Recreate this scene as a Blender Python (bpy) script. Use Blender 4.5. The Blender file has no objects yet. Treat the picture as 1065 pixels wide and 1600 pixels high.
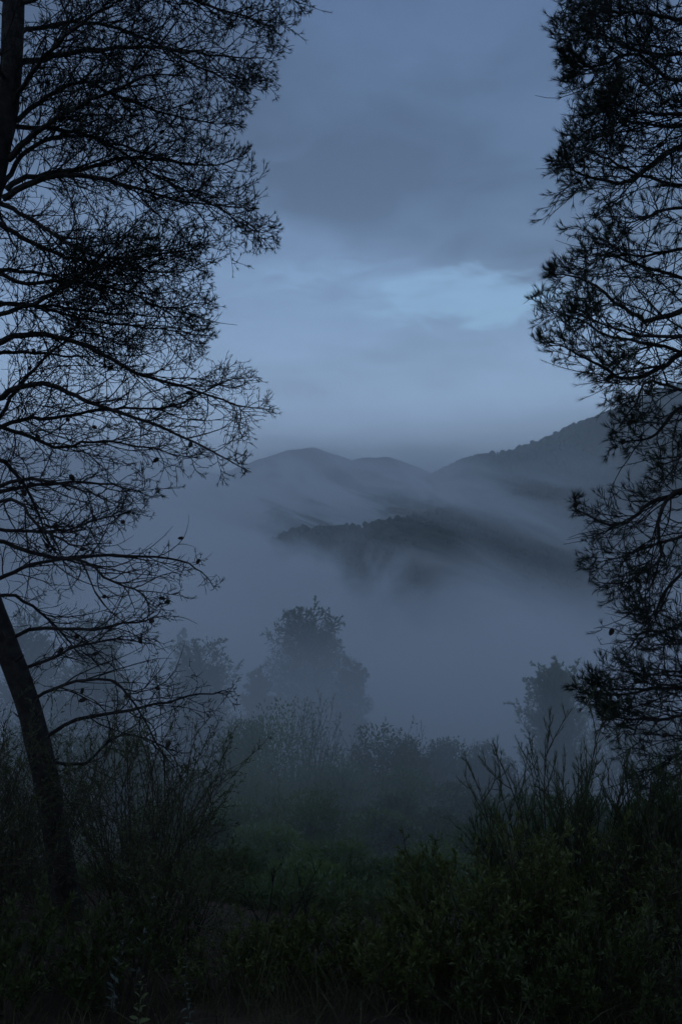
import bpy, math, random
import numpy as np
from mathutils import Vector
random.seed(7)
RNG = np.random.default_rng(11)
scn = bpy.context.scene
COL = scn.collection

# ------------------------------------------------------------------ camera
F_PX = 1250.0                      # focal length in pixels of the 1065 x 1600 photograph
PITCH = math.atan(40.0 / F_PX)     # looking slightly down
cam_d = bpy.data.cameras.new('camera')
cam = bpy.data.objects.new('camera', cam_d)
COL.objects.link(cam)
cam.location = (0, 0, 0)
cam.rotation_euler = (math.radians(90) - PITCH, 0, 0)
cam_d.sensor_fit = 'VERTICAL'
cam_d.sensor_height = 24.0
cam_d.lens = 24.0 * F_PX / 1600.0
cam_d.clip_start = 0.05
cam_d.clip_end = 20000
scn.camera = cam

# ------------------------------------------------------------------ sky, sun, exposure
scn.view_settings.view_transform = 'Standard'
scn.view_settings.look = 'None'
scn.view_settings.exposure = 0.12
scn.view_settings.gamma = 1.0
SUN_EL, SUN_AZ = math.radians(3.0), math.radians(-140.0)     # azimuth measured from the view direction: the sun is low behind the viewpoint

world = bpy.data.worlds.new('World')
scn.world = world
world.use_nodes = True
wt = world.node_tree
wt.nodes.clear()


class NT:
    """small helper to write node trees"""
    def __init__(s, tree): s.t = tree
    def new(s, typ, **kw):
        n = s.t.nodes.new(typ)
        for k, v in kw.items(): setattr(n, k, v)
        return n
    def link(s, a, b): s.t.links.new(a, b)
    def put(s, sock, v):
        if isinstance(v, (int, float)): sock.default_value = v
        elif isinstance(v, (tuple, list)):
            sock.default_value = tuple(v) + ((1.0,) if len(v) == 3 and sock.type == 'RGBA' else ())
        else: s.link(v, sock)
    def m(s, op, a, b=0.0, c=0.0, clamp=False):
        n = s.new('ShaderNodeMath', operation=op, use_clamp=clamp)
        s.put(n.inputs[0], a); s.put(n.inputs[1], b)
        if len(n.inputs) > 2: s.put(n.inputs[2], c)
        return n.outputs[0]
    def sstep(s, v, a, b, lo=0.0, hi=1.0):
        n = s.new('ShaderNodeMapRange', interpolation_type='SMOOTHSTEP')
        s.put(n.inputs[0], v); s.put(n.inputs[1], a); s.put(n.inputs[2], b); s.put(n.inputs[3], lo); s.put(n.inputs[4], hi)
        return n.outputs[0]
    def mix(s, f, a, b, blend='MIX'):
        n = s.new('ShaderNodeMix', data_type='RGBA', blend_type=blend)
        s.put(n.inputs[0], f); s.put(n.inputs[6], a); s.put(n.inputs[7], b)
        return n.outputs[2]
    def comb(s, x, y, z):
        n = s.new('ShaderNodeCombineXYZ')
        s.put(n.inputs[0], x); s.put(n.inputs[1], y); s.put(n.inputs[2], z)
        return n.outputs[0]
    def sep(s, v):
        n = s.new('ShaderNodeSeparateXYZ'); s.link(v, n.inputs[0]); return n.outputs
    def noise(s, vec, scale, detail=3.0, rough=0.5, dist=0.0):
        n = s.new('ShaderNodeTexNoise')
        if vec is not None: s.link(vec, n.inputs['Vector'])
        n.inputs['Scale'].default_value = scale; n.inputs['Detail'].default_value = detail
        n.inputs['Roughness'].default_value = rough; n.inputs['Distortion'].default_value = dist
        return n.outputs[0]


w = NT(wt)
tc = w.new('ShaderNodeTexCoord')
X, Y, Z = w.sep(tc.outputs['Generated'])
el = w.m('MULTIPLY', w.m('ARCSINE', Z), 57.2958)
az = w.m('MULTIPLY', w.m('ARCTAN2', X, Y), 57.2958)
nish = w.new('ShaderNodeTexSky', sky_type='NISHITA')
nish.sun_disc = False
nish.sun_elevation = SUN_EL
nish.sun_rotation = SUN_AZ
nish.altitude = 600
nish.air_density = 1.0
nish.dust_density = 1.5
nish.ozone_density = 2.5
# cloud deck: noise laid on a flat layer overhead, so that it closes up towards the horizon
den = w.m('ADD', w.m('MAXIMUM', Z, 0.0), 0.16)
layer = w.comb(w.m('DIVIDE', X, den), w.m('DIVIDE', Y, den), 0.0)
skew = w.comb(w.m('MULTIPLY', w.m('DIVIDE', X, den), 0.8), w.m('ADD', w.m('DIVIDE', Y, den), w.m('MULTIPLY', w.m('DIVIDE', X, den), 0.55)), 3.7)
n_big = w.noise(skew, 0.95, 3.0, 0.5, 0.35)
n_fine = w.noise(layer, 3.8, 6.0, 0.6, 0.7)
cl = w.m('ADD', w.m('MULTIPLY', n_big, 0.60), w.m('MULTIPLY', n_fine, 0.40))
cl = w.sstep(cl, 0.36, 0.66)
# overcast radiance: brighter low down (thin cloud over the twilight), duller above, raised again towards the unseen zenith to brighten fog and foliage
ramp = w.new('ShaderNodeValToRGB')
w.link(w.m('DIVIDE', el, 60.0, clamp=True), ramp.inputs[0])
cr = ramp.color_ramp
cr.elements[0].position = 0.0; cr.elements[0].color = (0.43, 0.54, 0.75, 1)
cr.elements[1].position = 1.0; cr.elements[1].color = (0.20, 0.24, 0.33, 1)
e = cr.elements.new(0.20); e.color = (0.192, 0.252, 0.370, 1)
e = cr.elements.new(0.33); e.color = (0.112, 0.152, 0.236, 1)
e = cr.elements.new(0.52); e.color = (0.080, 0.112, 0.186, 1)
e = cr.elements.new(0.70); e.color = (0.125, 0.165, 0.245, 1)
over = ramp.outputs[0]
streak = w.noise(w.comb(w.m('MULTIPLY', az, 0.035), w.m('ADD', w.m('MULTIPLY', el, 0.20), w.m('MULTIPLY', az, 0.028)), 1.3), 1.0, 6.0, 0.62, 0.9)
cl = w.m('ADD', w.m('MULTIPLY', cl, w.sstep(el, 4.0, 17.0, 0.45, 1.0)), w.m('MULTIPLY', w.m('SUBTRACT', streak, 0.5), 1.0), clamp=True)
# the heavy slate cloud that hangs across the view, sinking to the right
hv = w.m('DIVIDE', w.m('ADD', w.m('SUBTRACT', el, 22.5), w.m('ADD', w.m('MULTIPLY', az, 0.33), w.m('MULTIPLY', w.m('SUBTRACT', n_big, 0.5), 22.0))), 6.5)
hv = w.m('MULTIPLY', w.sstep(w.m('MULTIPLY', hv, hv), 1.3, 0.0), w.sstep(w.m('ABSOLUTE', w.m('SUBTRACT', az, 3.0)), 45.0, 16.0))
cl = w.m('ADD', w.m('MULTIPLY', cl, 0.72), w.m('MULTIPLY', hv, 0.55), clamp=True)
dark = w.mix(w.m('MULTIPLY', cl, 1.0), w.mix(1.0, over, (1.26, 1.33, 1.38), 'MULTIPLY'), w.mix(1.0, over, (0.70, 0.675, 0.67), 'MULTIPLY'))
# the long break in the cloud low above the hills and a thin second one under it
wob = w.m('MULTIPLY', w.m('SUBTRACT', n_fine, 0.5), 6.0)
wob2 = w.m('MULTIPLY', w.m('SUBTRACT', w.noise(w.comb(az, w.m('MULTIPLY', el, 3.0), 0.0), 0.22, 5.0, 0.6, 0.3), 0.5), 7.0)
da = w.m('DIVIDE', w.m('SUBTRACT', az, 8.6), 9.0)
de = w.m('DIVIDE', w.m('ADD', w.m('SUBTRACT', w.m('SUBTRACT', el, 13.1), w.m('MULTIPLY', w.m('SUBTRACT', az, 7.5), -0.05)), w.m('MULTIPLY', wob2, 0.45)), 2.7)
gd = w.m('ADD', w.m('MULTIPLY', da, da), w.m('MULTIPLY', de, de))
gap = w.sstep(w.m('ADD', w.m('ADD', gd, w.m('MULTIPLY', wob, 0.22)), w.m('MULTIPLY', w.m('SUBTRACT', streak, 0.5), 2.6)), 0.95, 0.45)
gn = w.noise(w.comb(w.m('MULTIPLY', az, 0.16), w.m('MULTIPLY', w.m('ADD', el, w.m('MULTIPLY', az, -0.10)), 0.75), 2.2), 1.0, 6.0, 0.65, 0.8)
gap = w.m('MULTIPLY', gap, w.sstep(gn, 0.25, 0.60, 0.55, 1.0))
da3 = w.m('DIVIDE', w.m('SUBTRACT', az, 1.0), 13.0)
de3 = w.m('DIVIDE', w.m('SUBTRACT', el, 13.9), 2.4)
gap = w.m('MAXIMUM', gap, w.m('MULTIPLY', w.m('MULTIPLY', w.sstep(w.m('ADD', w.m('MULTIPLY', da3, da3), w.m('MULTIPLY', de3, de3)), 1.1, 0.0), w.sstep(gn, 0.40, 0.62)), 0.55))
da2 = w.m('DIVIDE', w.m('SUBTRACT', az, 7.0), 6.5)
de2 = w.m('DIVIDE', w.m('ADD', w.m('SUBTRACT', w.m('SUBTRACT', el, 3.4), w.m('MULTIPLY', w.m('SUBTRACT', az, 7.0), 0.13)), w.m('MULTIPLY', wob2, 0.18)), 0.42)
gap2 = w.m('MULTIPLY', w.sstep(w.m('ADD', w.m('MULTIPLY', da2, da2), w.m('MULTIPLY', de2, de2)), 1.0, 0.0), 0.5)
clear = nish.outputs[0]
# the clear sky seen through the breaks is the Nishita sky under a thin bright veil
veil = w.mix(0.92, clear, (0.28, 0.41, 0.57))
skyc = w.mix(w.m('MULTIPLY', gap, 0.85), dark, veil)
skyc = w.mix(gap2, skyc, (0.45, 0.60, 0.80))
skyc = w.mix(0.05, skyc, clear)
# dark ground colour under the horizon, never in view
skyc = w.mix(w.sstep(el, 0.0, -3.0), skyc, (0.03, 0.035, 0.04))
bg = w.new('ShaderNodeBackground')
# colours above are radiances; the background strength stays at a daylight-sky value
skyc = w.mix(1.0, skyc, (9.2, 9.75, 10.2), 'MULTIPLY')
w.link(skyc, bg.inputs[0])
bg.inputs[1].default_value = 0.10
out = w.new('ShaderNodeOutputWorld')
w.link(bg.outputs[0], out.inputs[0])

sun_d = bpy.data.lights.new('sun', 'SUN')
sun_d.energy = 0.04                      # the sun is down behind the cloud: dawn twilight
sun_d.angle = math.radians(25)
sun_d.color = (1.0, 0.93, 0.84)
sun = bpy.data.objects.new('sun', sun_d)
COL.objects.link(sun)
sdir = Vector((math.sin(SUN_AZ) * math.cos(math.radians(16)), math.cos(SUN_AZ) * math.cos(math.radians(16)), math.sin(math.radians(16))))
sun.rotation_euler = sdir.to_track_quat('Z', 'Y').to_euler()
sun.location = (0, 0, 50)

cy = scn.cycles
cy.use_denoising = True
cy.max_bounces = 5
cy.diffuse_bounces = 2
cy.glossy_bounces = 1
cy.transmission_bounces = 1
cy.transparent_max_bounces = 8
cy.volume_bounces = 4
cy.volume_step_rate = 1.0
cy.volume_max_steps = 64
cy.use_adaptive_sampling = True
cy.adaptive_threshold = 0.02

# ------------------------------------------------------------------ helpers
CP, SP = math.cos(PITCH), math.sin(PITCH)


def P(px, py, d):
    """the place at distance d (metres along +Y) that the photograph shows at (px, py)"""
    px, py, d = np.broadcast_arrays(np.asarray(px, float), np.asarray(py, float), np.asarray(d, float))
    u = (px - 532.5) / F_PX; v = (800.0 - py) / F_PX
    dy = CP + v * SP; dz = -SP + v * CP
    return np.stack([u / dy * d, d + 0 * px, dz / dy * d], -1)


def vnoise(x, y, seed=0):
    xi = np.floor(x).astype(np.int64); yi = np.floor(y).astype(np.int64)
    fx = x - xi; fy = y - yi
    fx = fx * fx * (3 - 2 * fx); fy = fy * fy * (3 - 2 * fy)
    def h(a, b):
        n = (a * 374761393 + b * 668265263 + seed * 1442695041) & 0x7fffffff
        n = ((n ^ (n >> 13)) * 1274126177) & 0x7fffffff
        return ((n ^ (n >> 16)) & 0xffff) / 65535.0
    return (h(xi, yi) * (1 - fx) + h(xi + 1, yi) * fx) * (1 - fy) + (h(xi, yi + 1) * (1 - fx) + h(xi + 1, yi + 1) * fx) * fy


def fbm(x, y, octv=4, seed=0):
    s = 0; a = 0.5; t = 0
    for k in range(octv):
        s = s + a * vnoise(x, y, seed + k * 17); t += a; a *= 0.5; x = x * 2.03 + 5.1; y = y * 2.03 + 1.7
    return s / t - 0.5


def mesh_obj(name, verts, faces, mat, parent=None, smooth=False, loc=None):
    """faces: list of int arrays (M,k)"""
    me = bpy.data.meshes.new(name)
    verts = np.asarray(verts, np.float32).reshape(-1, 3)
    if loc is not None: verts = verts - np.asarray(loc, np.float32)
    if not isinstance(faces, list): faces = [faces]
    faces = [f for f in faces if len(f)]
    loops = np.concatenate([f.ravel() for f in faces]).astype(np.int32)
    tot = np.concatenate([np.full(len(f), f.shape[1]) for f in faces]).astype(np.int32)
    st = np.concatenate([[0], np.cumsum(tot)[:-1]]).astype(np.int32)
    me.vertices.add(len(verts)); me.vertices.foreach_set('co', verts.ravel())
    me.loops.add(len(loops)); me.loops.foreach_set('vertex_index', loops)
    me.polygons.add(len(tot)); me.polygons.foreach_set('loop_start', st); me.polygons.foreach_set('loop_total', tot)
    if smooth: me.polygons.foreach_set('use_smooth', np.ones(len(tot), bool))
    me.update(calc_edges=True)
    me.materials.append(mat)
    o = bpy.data.objects.new(name, me)
    if loc is not None: o.location = tuple(float(c) for c in loc)
    COL.objects.link(o)
    if parent is not None: o.parent = parent
    return o


class Geo:
    def __init__(s): s.v = []; s.q = []; s.t = []; s.n = 0
    def add(s, v, q=None, t=None):
        v = np.asarray(v, np.float32).reshape(-1, 3)
        if q is not None and len(q): s.q.append(np.asarray(q).reshape(-1, 4) + s.n)
        if t is not None and len(t): s.t.append(np.asarray(t).reshape(-1, 3) + s.n)
        s.v.append(v); s.n += len(v)
    def build(s, name, mat, parent=None, smooth=False, loc=None):
        if not s.n: return None
        f = []
        if s.q: f.append(np.concatenate(s.q))
        if s.t: f.append(np.concatenate(s.t))
        return mesh_obj(name, np.concatenate(s.v), f, mat, parent, smooth, loc)


def unit(v): return v / np.maximum(np.linalg.norm(v, axis=-1, keepdims=True), 1e-9)


def perp(t):
    r = np.where(np.abs(t[..., 2:3]) > 0.9, np.array([1.0, 0, 0]), np.array([0, 0, 1.0]))
    u = unit(np.cross(t, r)); return u, np.cross(t, u)


def tubes(g, pts, rad, sides=3):
    """pts (N,n,3), rad (N,n) -> closed-tip tubes"""
    N, n, _ = pts.shape
    if not N: return
    T = np.empty_like(pts); T[:, 1:-1] = pts[:, 2:] - pts[:, :-2]; T[:, 0] = pts[:, 1] - pts[:, 0]; T[:, -1] = pts[:, -1] - pts[:, -2]
    T = unit(T)
    m = unit(T.mean(1)); u0, _ = perp(m)
    u = unit(u0[:, None] - (u0[:, None] * T).sum(-1, keepdims=True) * T); v = np.cross(T, u)
    a = np.arange(sides) * 2 * np.pi / sides
    ring = u[:, :, None] * np.cos(a)[None, None, :, None] + v[:, :, None] * np.sin(a)[None, None, :, None]
    V = pts[:, :, None] + ring * rad[:, :, None, None]
    idx = np.arange(N * n * sides).reshape(N, n, sides)
    a0 = idx[:, :-1]; a1 = np.roll(a0, -1, 2); b0 = idx[:, 1:]; b1 = np.roll(b0, -1, 2)
    q = np.stack([a0, a1, b1, b0], -1).reshape(-1, 4)
    g.add(V.reshape(-1, 3), q)


def grow(start, dirs, length, n=6, wig=0.25, trop=(0, 0, 0), mom=0.6, rng=RNG):
    """random-walk polylines: (N,n+1,3)"""
    N = len(start); p = start.copy(); d = unit(dirs.copy()); out = [p.copy()]
    step = (length / n)[:, None]; wv = rng.normal(0, wig, (N, 3))
    trop = np.asarray(trop, float)
    for k in range(n):
        wv = wv * mom + rng.normal(0, wig, (N, 3)) * (1 - mom * 0.5)
        d = unit(d + wv + trop)
        p = p + d * step; out.append(p.copy())
    return np.stack(out, 1)


def at(pts, t):
    """point and tangent at parameter t (N,K) along pts (N,n,3) -> (N,K,3) x2"""
    N, n, _ = pts.shape
    f = np.clip(t, 0, 0.9999) * (n - 1); i = f.astype(int); fr = (f - i)[..., None]
    r = np.arange(N)[:, None]
    a = pts[r, i]; b = pts[r, i + 1]
    return a * (1 - fr) + b * fr, unit(b - a)


def branch(pts, K, t0, t1, ang, angj=0.2, flat=0.0, rng=RNG, alt=False):
    """K shoots on each polyline; returns start, dir, t (flattened), parent index"""
    N = len(pts)
    t = t0 + (t1 - t0) * (np.arange(K)[None] + rng.random((N, K))) / K
    p, T = at(pts, t)
    u, v = perp(T)
    ph = rng.random((N, K)) * 2 * np.pi
    if alt: ph = (np.arange(K)[None] * 2.4 + rng.random((N, 1)) * 6.28) + rng.normal(0, 0.4, (N, K))
    side = u * np.cos(ph)[..., None] + v * np.sin(ph)[..., None] * (1 - flat)
    side = unit(side)
    a = ang + rng.normal(0, angj, (N, K))
    d = T * np.cos(a)[..., None] + side * np.sin(a)[..., None]
    return p.reshape(-1, 3), d.reshape(-1, 3), t.ravel(), np.repeat(np.arange(N), K)


def leaves(g, p, d, L, W, fold=0.15, rng=RNG):
    """diamond leaves, one quad each"""
    N = len(p)
    if not N: return
    u, v = perp(unit(d)); ph = rng.random((N, 1)) * 6.28
    s = u * np.cos(ph) + v * np.sin(ph); nrm = np.cross(unit(d), s)
    L = np.broadcast_to(np.asarray(L), (N,))[:, None]; W = np.broadcast_to(np.asarray(W), (N,))[:, None]
    d = unit(d)
    tip = p + d * L + nrm * L * rng.normal(0, 0.12, (N, 1))
    mid = p + d * L * 0.45
    a = mid + s * W + nrm * W * fold; b = mid - s * W + nrm * W * fold
    V = np.stack([p, a, tip, b], 1)
    g.add(V.reshape(-1, 3), np.arange(N * 4).reshape(N, 4))


def needles(g, p, d, L, W, rng=RNG):
    N = len(p)
    if not N: return
    d = unit(d); u, v = perp(d); ph = rng.random((N, 1)) * 6.28
    s = (u * np.cos(ph) + v * np.sin(ph)) * W
    tip = p + d * np.broadcast_to(np.asarray(L), (N,))[:, None]
    V = np.stack([p + s, p - s, tip], 1)
    g.add(V.reshape(-1, 3), None, np.arange(N * 3).reshape(N, 3))


def empty(name, loc, label, cat, group=None):
    o = bpy.data.objects.new(name, None); COL.objects.link(o)
    o.location = tuple(float(c) for c in loc); o.empty_display_size = 0.2
    o['label'] = label; o['category'] = cat
    if group: o['group'] = group
    return o


def kind(o, k):
    if o is not None: o['kind'] = k
    return o


# ------------------------------------------------------------------ materials
def mat_basic(name, c1, c2, rough=0.7, scale=8.0, island=False, bump=0.0, trans=0.0, spec=0.3, c3=None):
    m = bpy.data.materials.new(name); m.use_nodes = True
    t = NT(m.node_tree); b = m.node_tree.nodes['Principled BSDF']
    geo = t.new('ShaderNodeNewGeometry')
    n = t.noise(geo.outputs['Position'], scale, 4.0, 0.6)
    f = t.sstep(n, 0.35, 0.65)
    if island:
        f = t.m('ADD', t.m('MULTIPLY', f, 0.45), t.m('MULTIPLY', geo.outputs['Random Per Island'], 0.55))
    c = t.mix(f, c1, c2)
    if c3 is not None:
        c = t.mix(t.sstep(geo.outputs['Random Per Island'], 0.86, 0.9), c, c3)
    t.link(c, b.inputs['Base Color'])
    b.inputs['Roughness'].default_value = rough
    b.inputs['Specular IOR Level'].default_value = spec
    if bump:
        bn = t.new('ShaderNodeBump'); bn.inputs['Strength'].default_value = bump; bn.inputs['Distance'].default_value = 0.02
        t.link(t.noise(geo.outputs['Position'], scale * 3, 5.0, 0.65), bn.inputs['Height'])
        t.link(bn.outputs[0], b.inputs['Normal'])
    if trans:
        tr = t.new('ShaderNodeBsdfTranslucent'); t.link(c, tr.inputs[0])
        mx = t.new('ShaderNodeMixShader'); mx.inputs[0].default_value = trans
        o = m.node_tree.nodes['Material Output']
        t.link(b.outputs[0], mx.inputs[1]); t.link(tr.outputs[0], mx.inputs[2]); t.link(mx.outputs[0], o.inputs[0])
    return m


M_BARK = mat_basic('pine_bark', (0.018, 0.015, 0.013), (0.045, 0.038, 0.032), 0.85, 14.0, bump=0.8)
M_TWIG = mat_basic('twig_bark', (0.012, 0.010, 0.009), (0.028, 0.023, 0.019), 0.8, 30.0, spec=0.2)
M_NEEDLE = mat_basic('pine_needles', (0.014, 0.022, 0.012), (0.032, 0.044, 0.022), 0.6, 3.0, island=True, spec=0.2)
M_CONE = mat_basic('pine_cone_scales', (0.018, 0.013, 0.010), (0.04, 0.03, 0.02), 0.8, 60.0)
M_STEM = mat_basic('shrub_stems', (0.045, 0.034, 0.024), (0.085, 0.066, 0.045), 0.8, 20.0)
M_LEAF = mat_basic('olive_leaves', (0.066, 0.088, 0.018), (0.130, 0.155, 0.034), 0.45, 3.0, island=True, trans=0.2, spec=0.5)
M_LEAFDK = mat_basic('dark_green_leaves', (0.045, 0.064, 0.016), (0.090, 0.110, 0.030), 0.5, 3.0, island=True, trans=0.2, spec=0.4)
M_SAPL = mat_basic('sapling_needles', (0.046, 0.080, 0.026), (0.095, 0.145, 0.048), 0.55, 3.0, island=True, trans=0.15)
M_SILV = mat_basic('silvery_leaves', (0.05, 0.07, 0.055), (0.11, 0.135, 0.11), 0.6, 9.0, island=True, trans=0.15)
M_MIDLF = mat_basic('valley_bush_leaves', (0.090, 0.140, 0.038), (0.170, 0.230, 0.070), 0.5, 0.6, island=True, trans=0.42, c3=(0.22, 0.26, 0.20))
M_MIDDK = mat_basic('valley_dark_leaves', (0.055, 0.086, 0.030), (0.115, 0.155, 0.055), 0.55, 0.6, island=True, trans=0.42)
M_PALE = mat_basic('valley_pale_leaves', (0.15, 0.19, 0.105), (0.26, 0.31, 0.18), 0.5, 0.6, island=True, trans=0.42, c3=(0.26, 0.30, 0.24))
M_GRASS = mat_basic('grass_blades', (0.045, 0.050, 0.018), (0.11, 0.10, 0.045), 0.6, 2.0, island=True, trans=0.25, c3=(0.12, 0.10, 0.055))
M_FOREST = mat_basic('far_forest', (0.022, 0.036, 0.022), (0.060, 0.075, 0.036), 0.9, 0.012, island=True, spec=0.05)


def ground_mat():
    m = bpy.data.materials.new('hillside_soil'); m.use_nodes = True
    t = NT(m.node_tree); b = m.node_tree.nodes['Principled BSDF']
    geo = t.new('ShaderNodeNewGeometry'); pos = geo.outputs['Position']
    a = t.sstep(t.noise(pos, 0.9, 6.0, 0.65), 0.4, 0.62)
    big = t.sstep(t.noise(pos, 0.03, 4.0, 0.6), 0.4, 0.6)
    soil = t.mix(a, (0.040, 0.028, 0.020), (0.085, 0.060, 0.044))
    green = t.mix(a, (0.028, 0.036, 0.018), (0.060, 0.068, 0.034))
    t.link(t.mix(big, soil, green), b.inputs['Base Color'])
    b.inputs['Roughness'].default_value = 0.95
    b.inputs['Specular IOR Level'].default_value = 0.1
    bn = t.new('ShaderNodeBump'); bn.inputs['Strength'].default_value = 0.8; bn.inputs['Distance'].default_value = 0.05
    t.link(t.noise(pos, 12.0, 6.0, 0.7), bn.inputs['Height']); t.link(bn.outputs[0], b.inputs['Normal'])
    return m


def hills_mat():
    m = bpy.data.materials.new('wooded_hills'); m.use_nodes = True
    t = NT(m.node_tree); b = m.node_tree.nodes['Principled BSDF']
    geo = t.new('ShaderNodeNewGeometry'); pos = geo.outputs['Position']
    a = t.sstep(t.noise(pos, 0.10, 5.0, 0.7), 0.38, 0.62)
    big = t.sstep(t.noise(pos, 0.006, 4.0, 0.6), 0.44, 0.60)
    wood = t.mix(a, (0.016, 0.024, 0.016), (0.045, 0.056, 0.030))
    bare = t.mix(a, (0.060, 0.046, 0.036), (0.11, 0.085, 0.068))
    t.link(t.mix(t.m('MULTIPLY', big, 0.6), wood, bare), b.inputs['Base Color'])
    b.inputs['Roughness'].default_value = 0.95
    b.inputs['Specular IOR Level'].default_value = 0.05
    return m


M_GROUND = ground_mat(); M_HILLS = hills_mat()

# ------------------------------------------------------------------ terrain: one height function
def ridge(pts): return P([p[0] for p in pts], [p[1] for p in pts], [p[2] for p in pts])


RIDGES = [
    (ridge([(560, 810, 1560), (640, 778, 1480), (700, 742, 1380), (745, 716, 1310), (850, 690, 1200), (950, 645, 1150), (1065, 602, 1100), (1300, 545, 1050), (1700, 520, 1000)]), 0.42),
    (ridge([(1350, 700, 860), (1065, 742, 780), (960, 760, 730), (880, 766, 700), (800, 770, 680), (720, 784, 660), (650, 806, 625), (560, 822, 605), (480, 826, 590), (420, 848, 570), (370, 878, 550), (300, 925, 520)]), 0.50),
    (ridge([(250, 800, 2350), (350, 752, 2300), (420, 712, 2230), (450, 702, 2210), (485, 699, 2200), (520, 708, 2200), (560, 735, 2180), (640, 770, 2150)]), 0.40),
    (ridge([(470, 768, 1900), (520, 738, 1850), (560, 716, 1820), (600, 709, 1800), (640, 730, 1800), (690, 768, 1800)]), 0.42),
    (ridge([(430, 800, 1150), (520, 782, 1180), (600, 774, 1230), (680, 762, 1330)]), 0.42),
    (ridge([(-700, 600, 1500), (-300, 660, 1450), (0, 700, 1400), (130, 708, 1400), (200, 712, 1430), (300, 730, 1500), (420, 762, 1600)]), 0.40),
    (ridge([(-900, 640, 620), (-400, 700, 620), (-150, 745, 610), (0, 800, 590), (150, 860, 560)]), 0.50),
]
NX = np.array([-400, -60, -12, 0, 5, 9, 16, 26, 40, 60, 90, 140, 200, 350, 600, 8000.])
NZ = np.array([60, 14, 1.6, -1.62, -3.05, -4.65, -7.7, -12.0, -17.8, -24.5, -33, -50, -70, -110, -125, -125.])


def height(x, y):
    x = np.asarray(x, float); y = np.asarray(y, float)
    base = np.interp(y, NX, NZ)
    k = np.clip((y - 12) / 60, 0, 1) * np.clip((500 - y) / 300, 0, 1)
    base = base - k * np.clip(x, -60, 60) * 0.09
    h = base
    tall = np.full(x.shape, -1e3)
    for R, sl in RIDGES:
        for i in range(len(R) - 1):
            a = R[i]; b = R[i + 1]; ab = b[:2] - a[:2]
            t = np.clip(((x - a[0]) * ab[0] + (y - a[1]) * ab[1]) / (ab @ ab), 0, 1)
            dx = x - (a[0] + t * ab[0]); dy = y - (a[1] + t * ab[1]); d = np.hypot(dx, dy)
            z = a[2] + t * (b[2] - a[2]) - sl * d * (1 - np.exp(-d / 25.0) * 0.5)
            tall = np.maximum(tall, z)
    far = np.clip((np.hypot(x, y) - 300) / 400, 0, 1)
    tall = tall + far * fbm(x / 110.0, y / 110.0, 5, 3) * 13 - far * 8 * np.abs(fbm(x / 60.0, y / 160.0, 3, 9))
    h = np.maximum(h, tall) + far * fbm(x / 40.0, y / 40.0, 3, 5) * 5
    r = np.hypot(x, y)
    near = np.clip(1 - r / 300, 0, 1)
    h = h + near * fbm(x / 3.0, y / 3.0, 4, 1) * np.clip(r / 6, 0.15, 1) * 0.8 + near * fbm(x / 18.0, y / 18.0, 3, 2) * np.clip((r - 10) / 30, 0, 1) * 4
    return h


def terrain():
    R_SPLIT = 260.0
    th = np.concatenate([np.linspace(-38, 38, 340), np.linspace(40, 320, 100)]) * math.pi / 180
    # no duplicate at the wrap
    def sheet(name, radii, mat, centre=False):
        R, T = np.meshgrid(radii, th, indexing='ij')
        x = R * np.sin(T); y = R * np.cos(T); z = height(x, y)
        V = np.stack([x, y, z], -1).reshape(-1, 3)
        nr, nt = len(radii), len(th)
        idx = np.arange(nr * nt).reshape(nr, nt)
        a = idx[:-1]; b = idx[1:]
        q = np.stack([a, np.roll(a, -1, 1), np.roll(b, -1, 1), b], -1).reshape(-1, 4)
        f = [q[:, ::-1]]
        if centre:
            V = np.concatenate([V, [[0, 0, height(np.array(0.), np.array(0.))]]])
            c = len(V) - 1
            f.append(np.stack([np.full(nt, c), np.roll(idx[0], -1), idx[0]], -1)[:, ::-1])
        o = mesh_obj(name, V, f, mat, smooth=True); o['kind'] = 'structure'
        return V
    r1 = np.geomspace(0.6, R_SPLIT, 120)
    r2 = np.geomspace(R_SPLIT, 4200, 180)
    sheet('ground', r1, M_GROUND, True)
    return sheet('hills', r2, M_HILLS)


HV = terrain()
HILL_TOP = float(HV[:, 2].max()); HILL_LOW = float(HV[:, 2].min())


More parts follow.
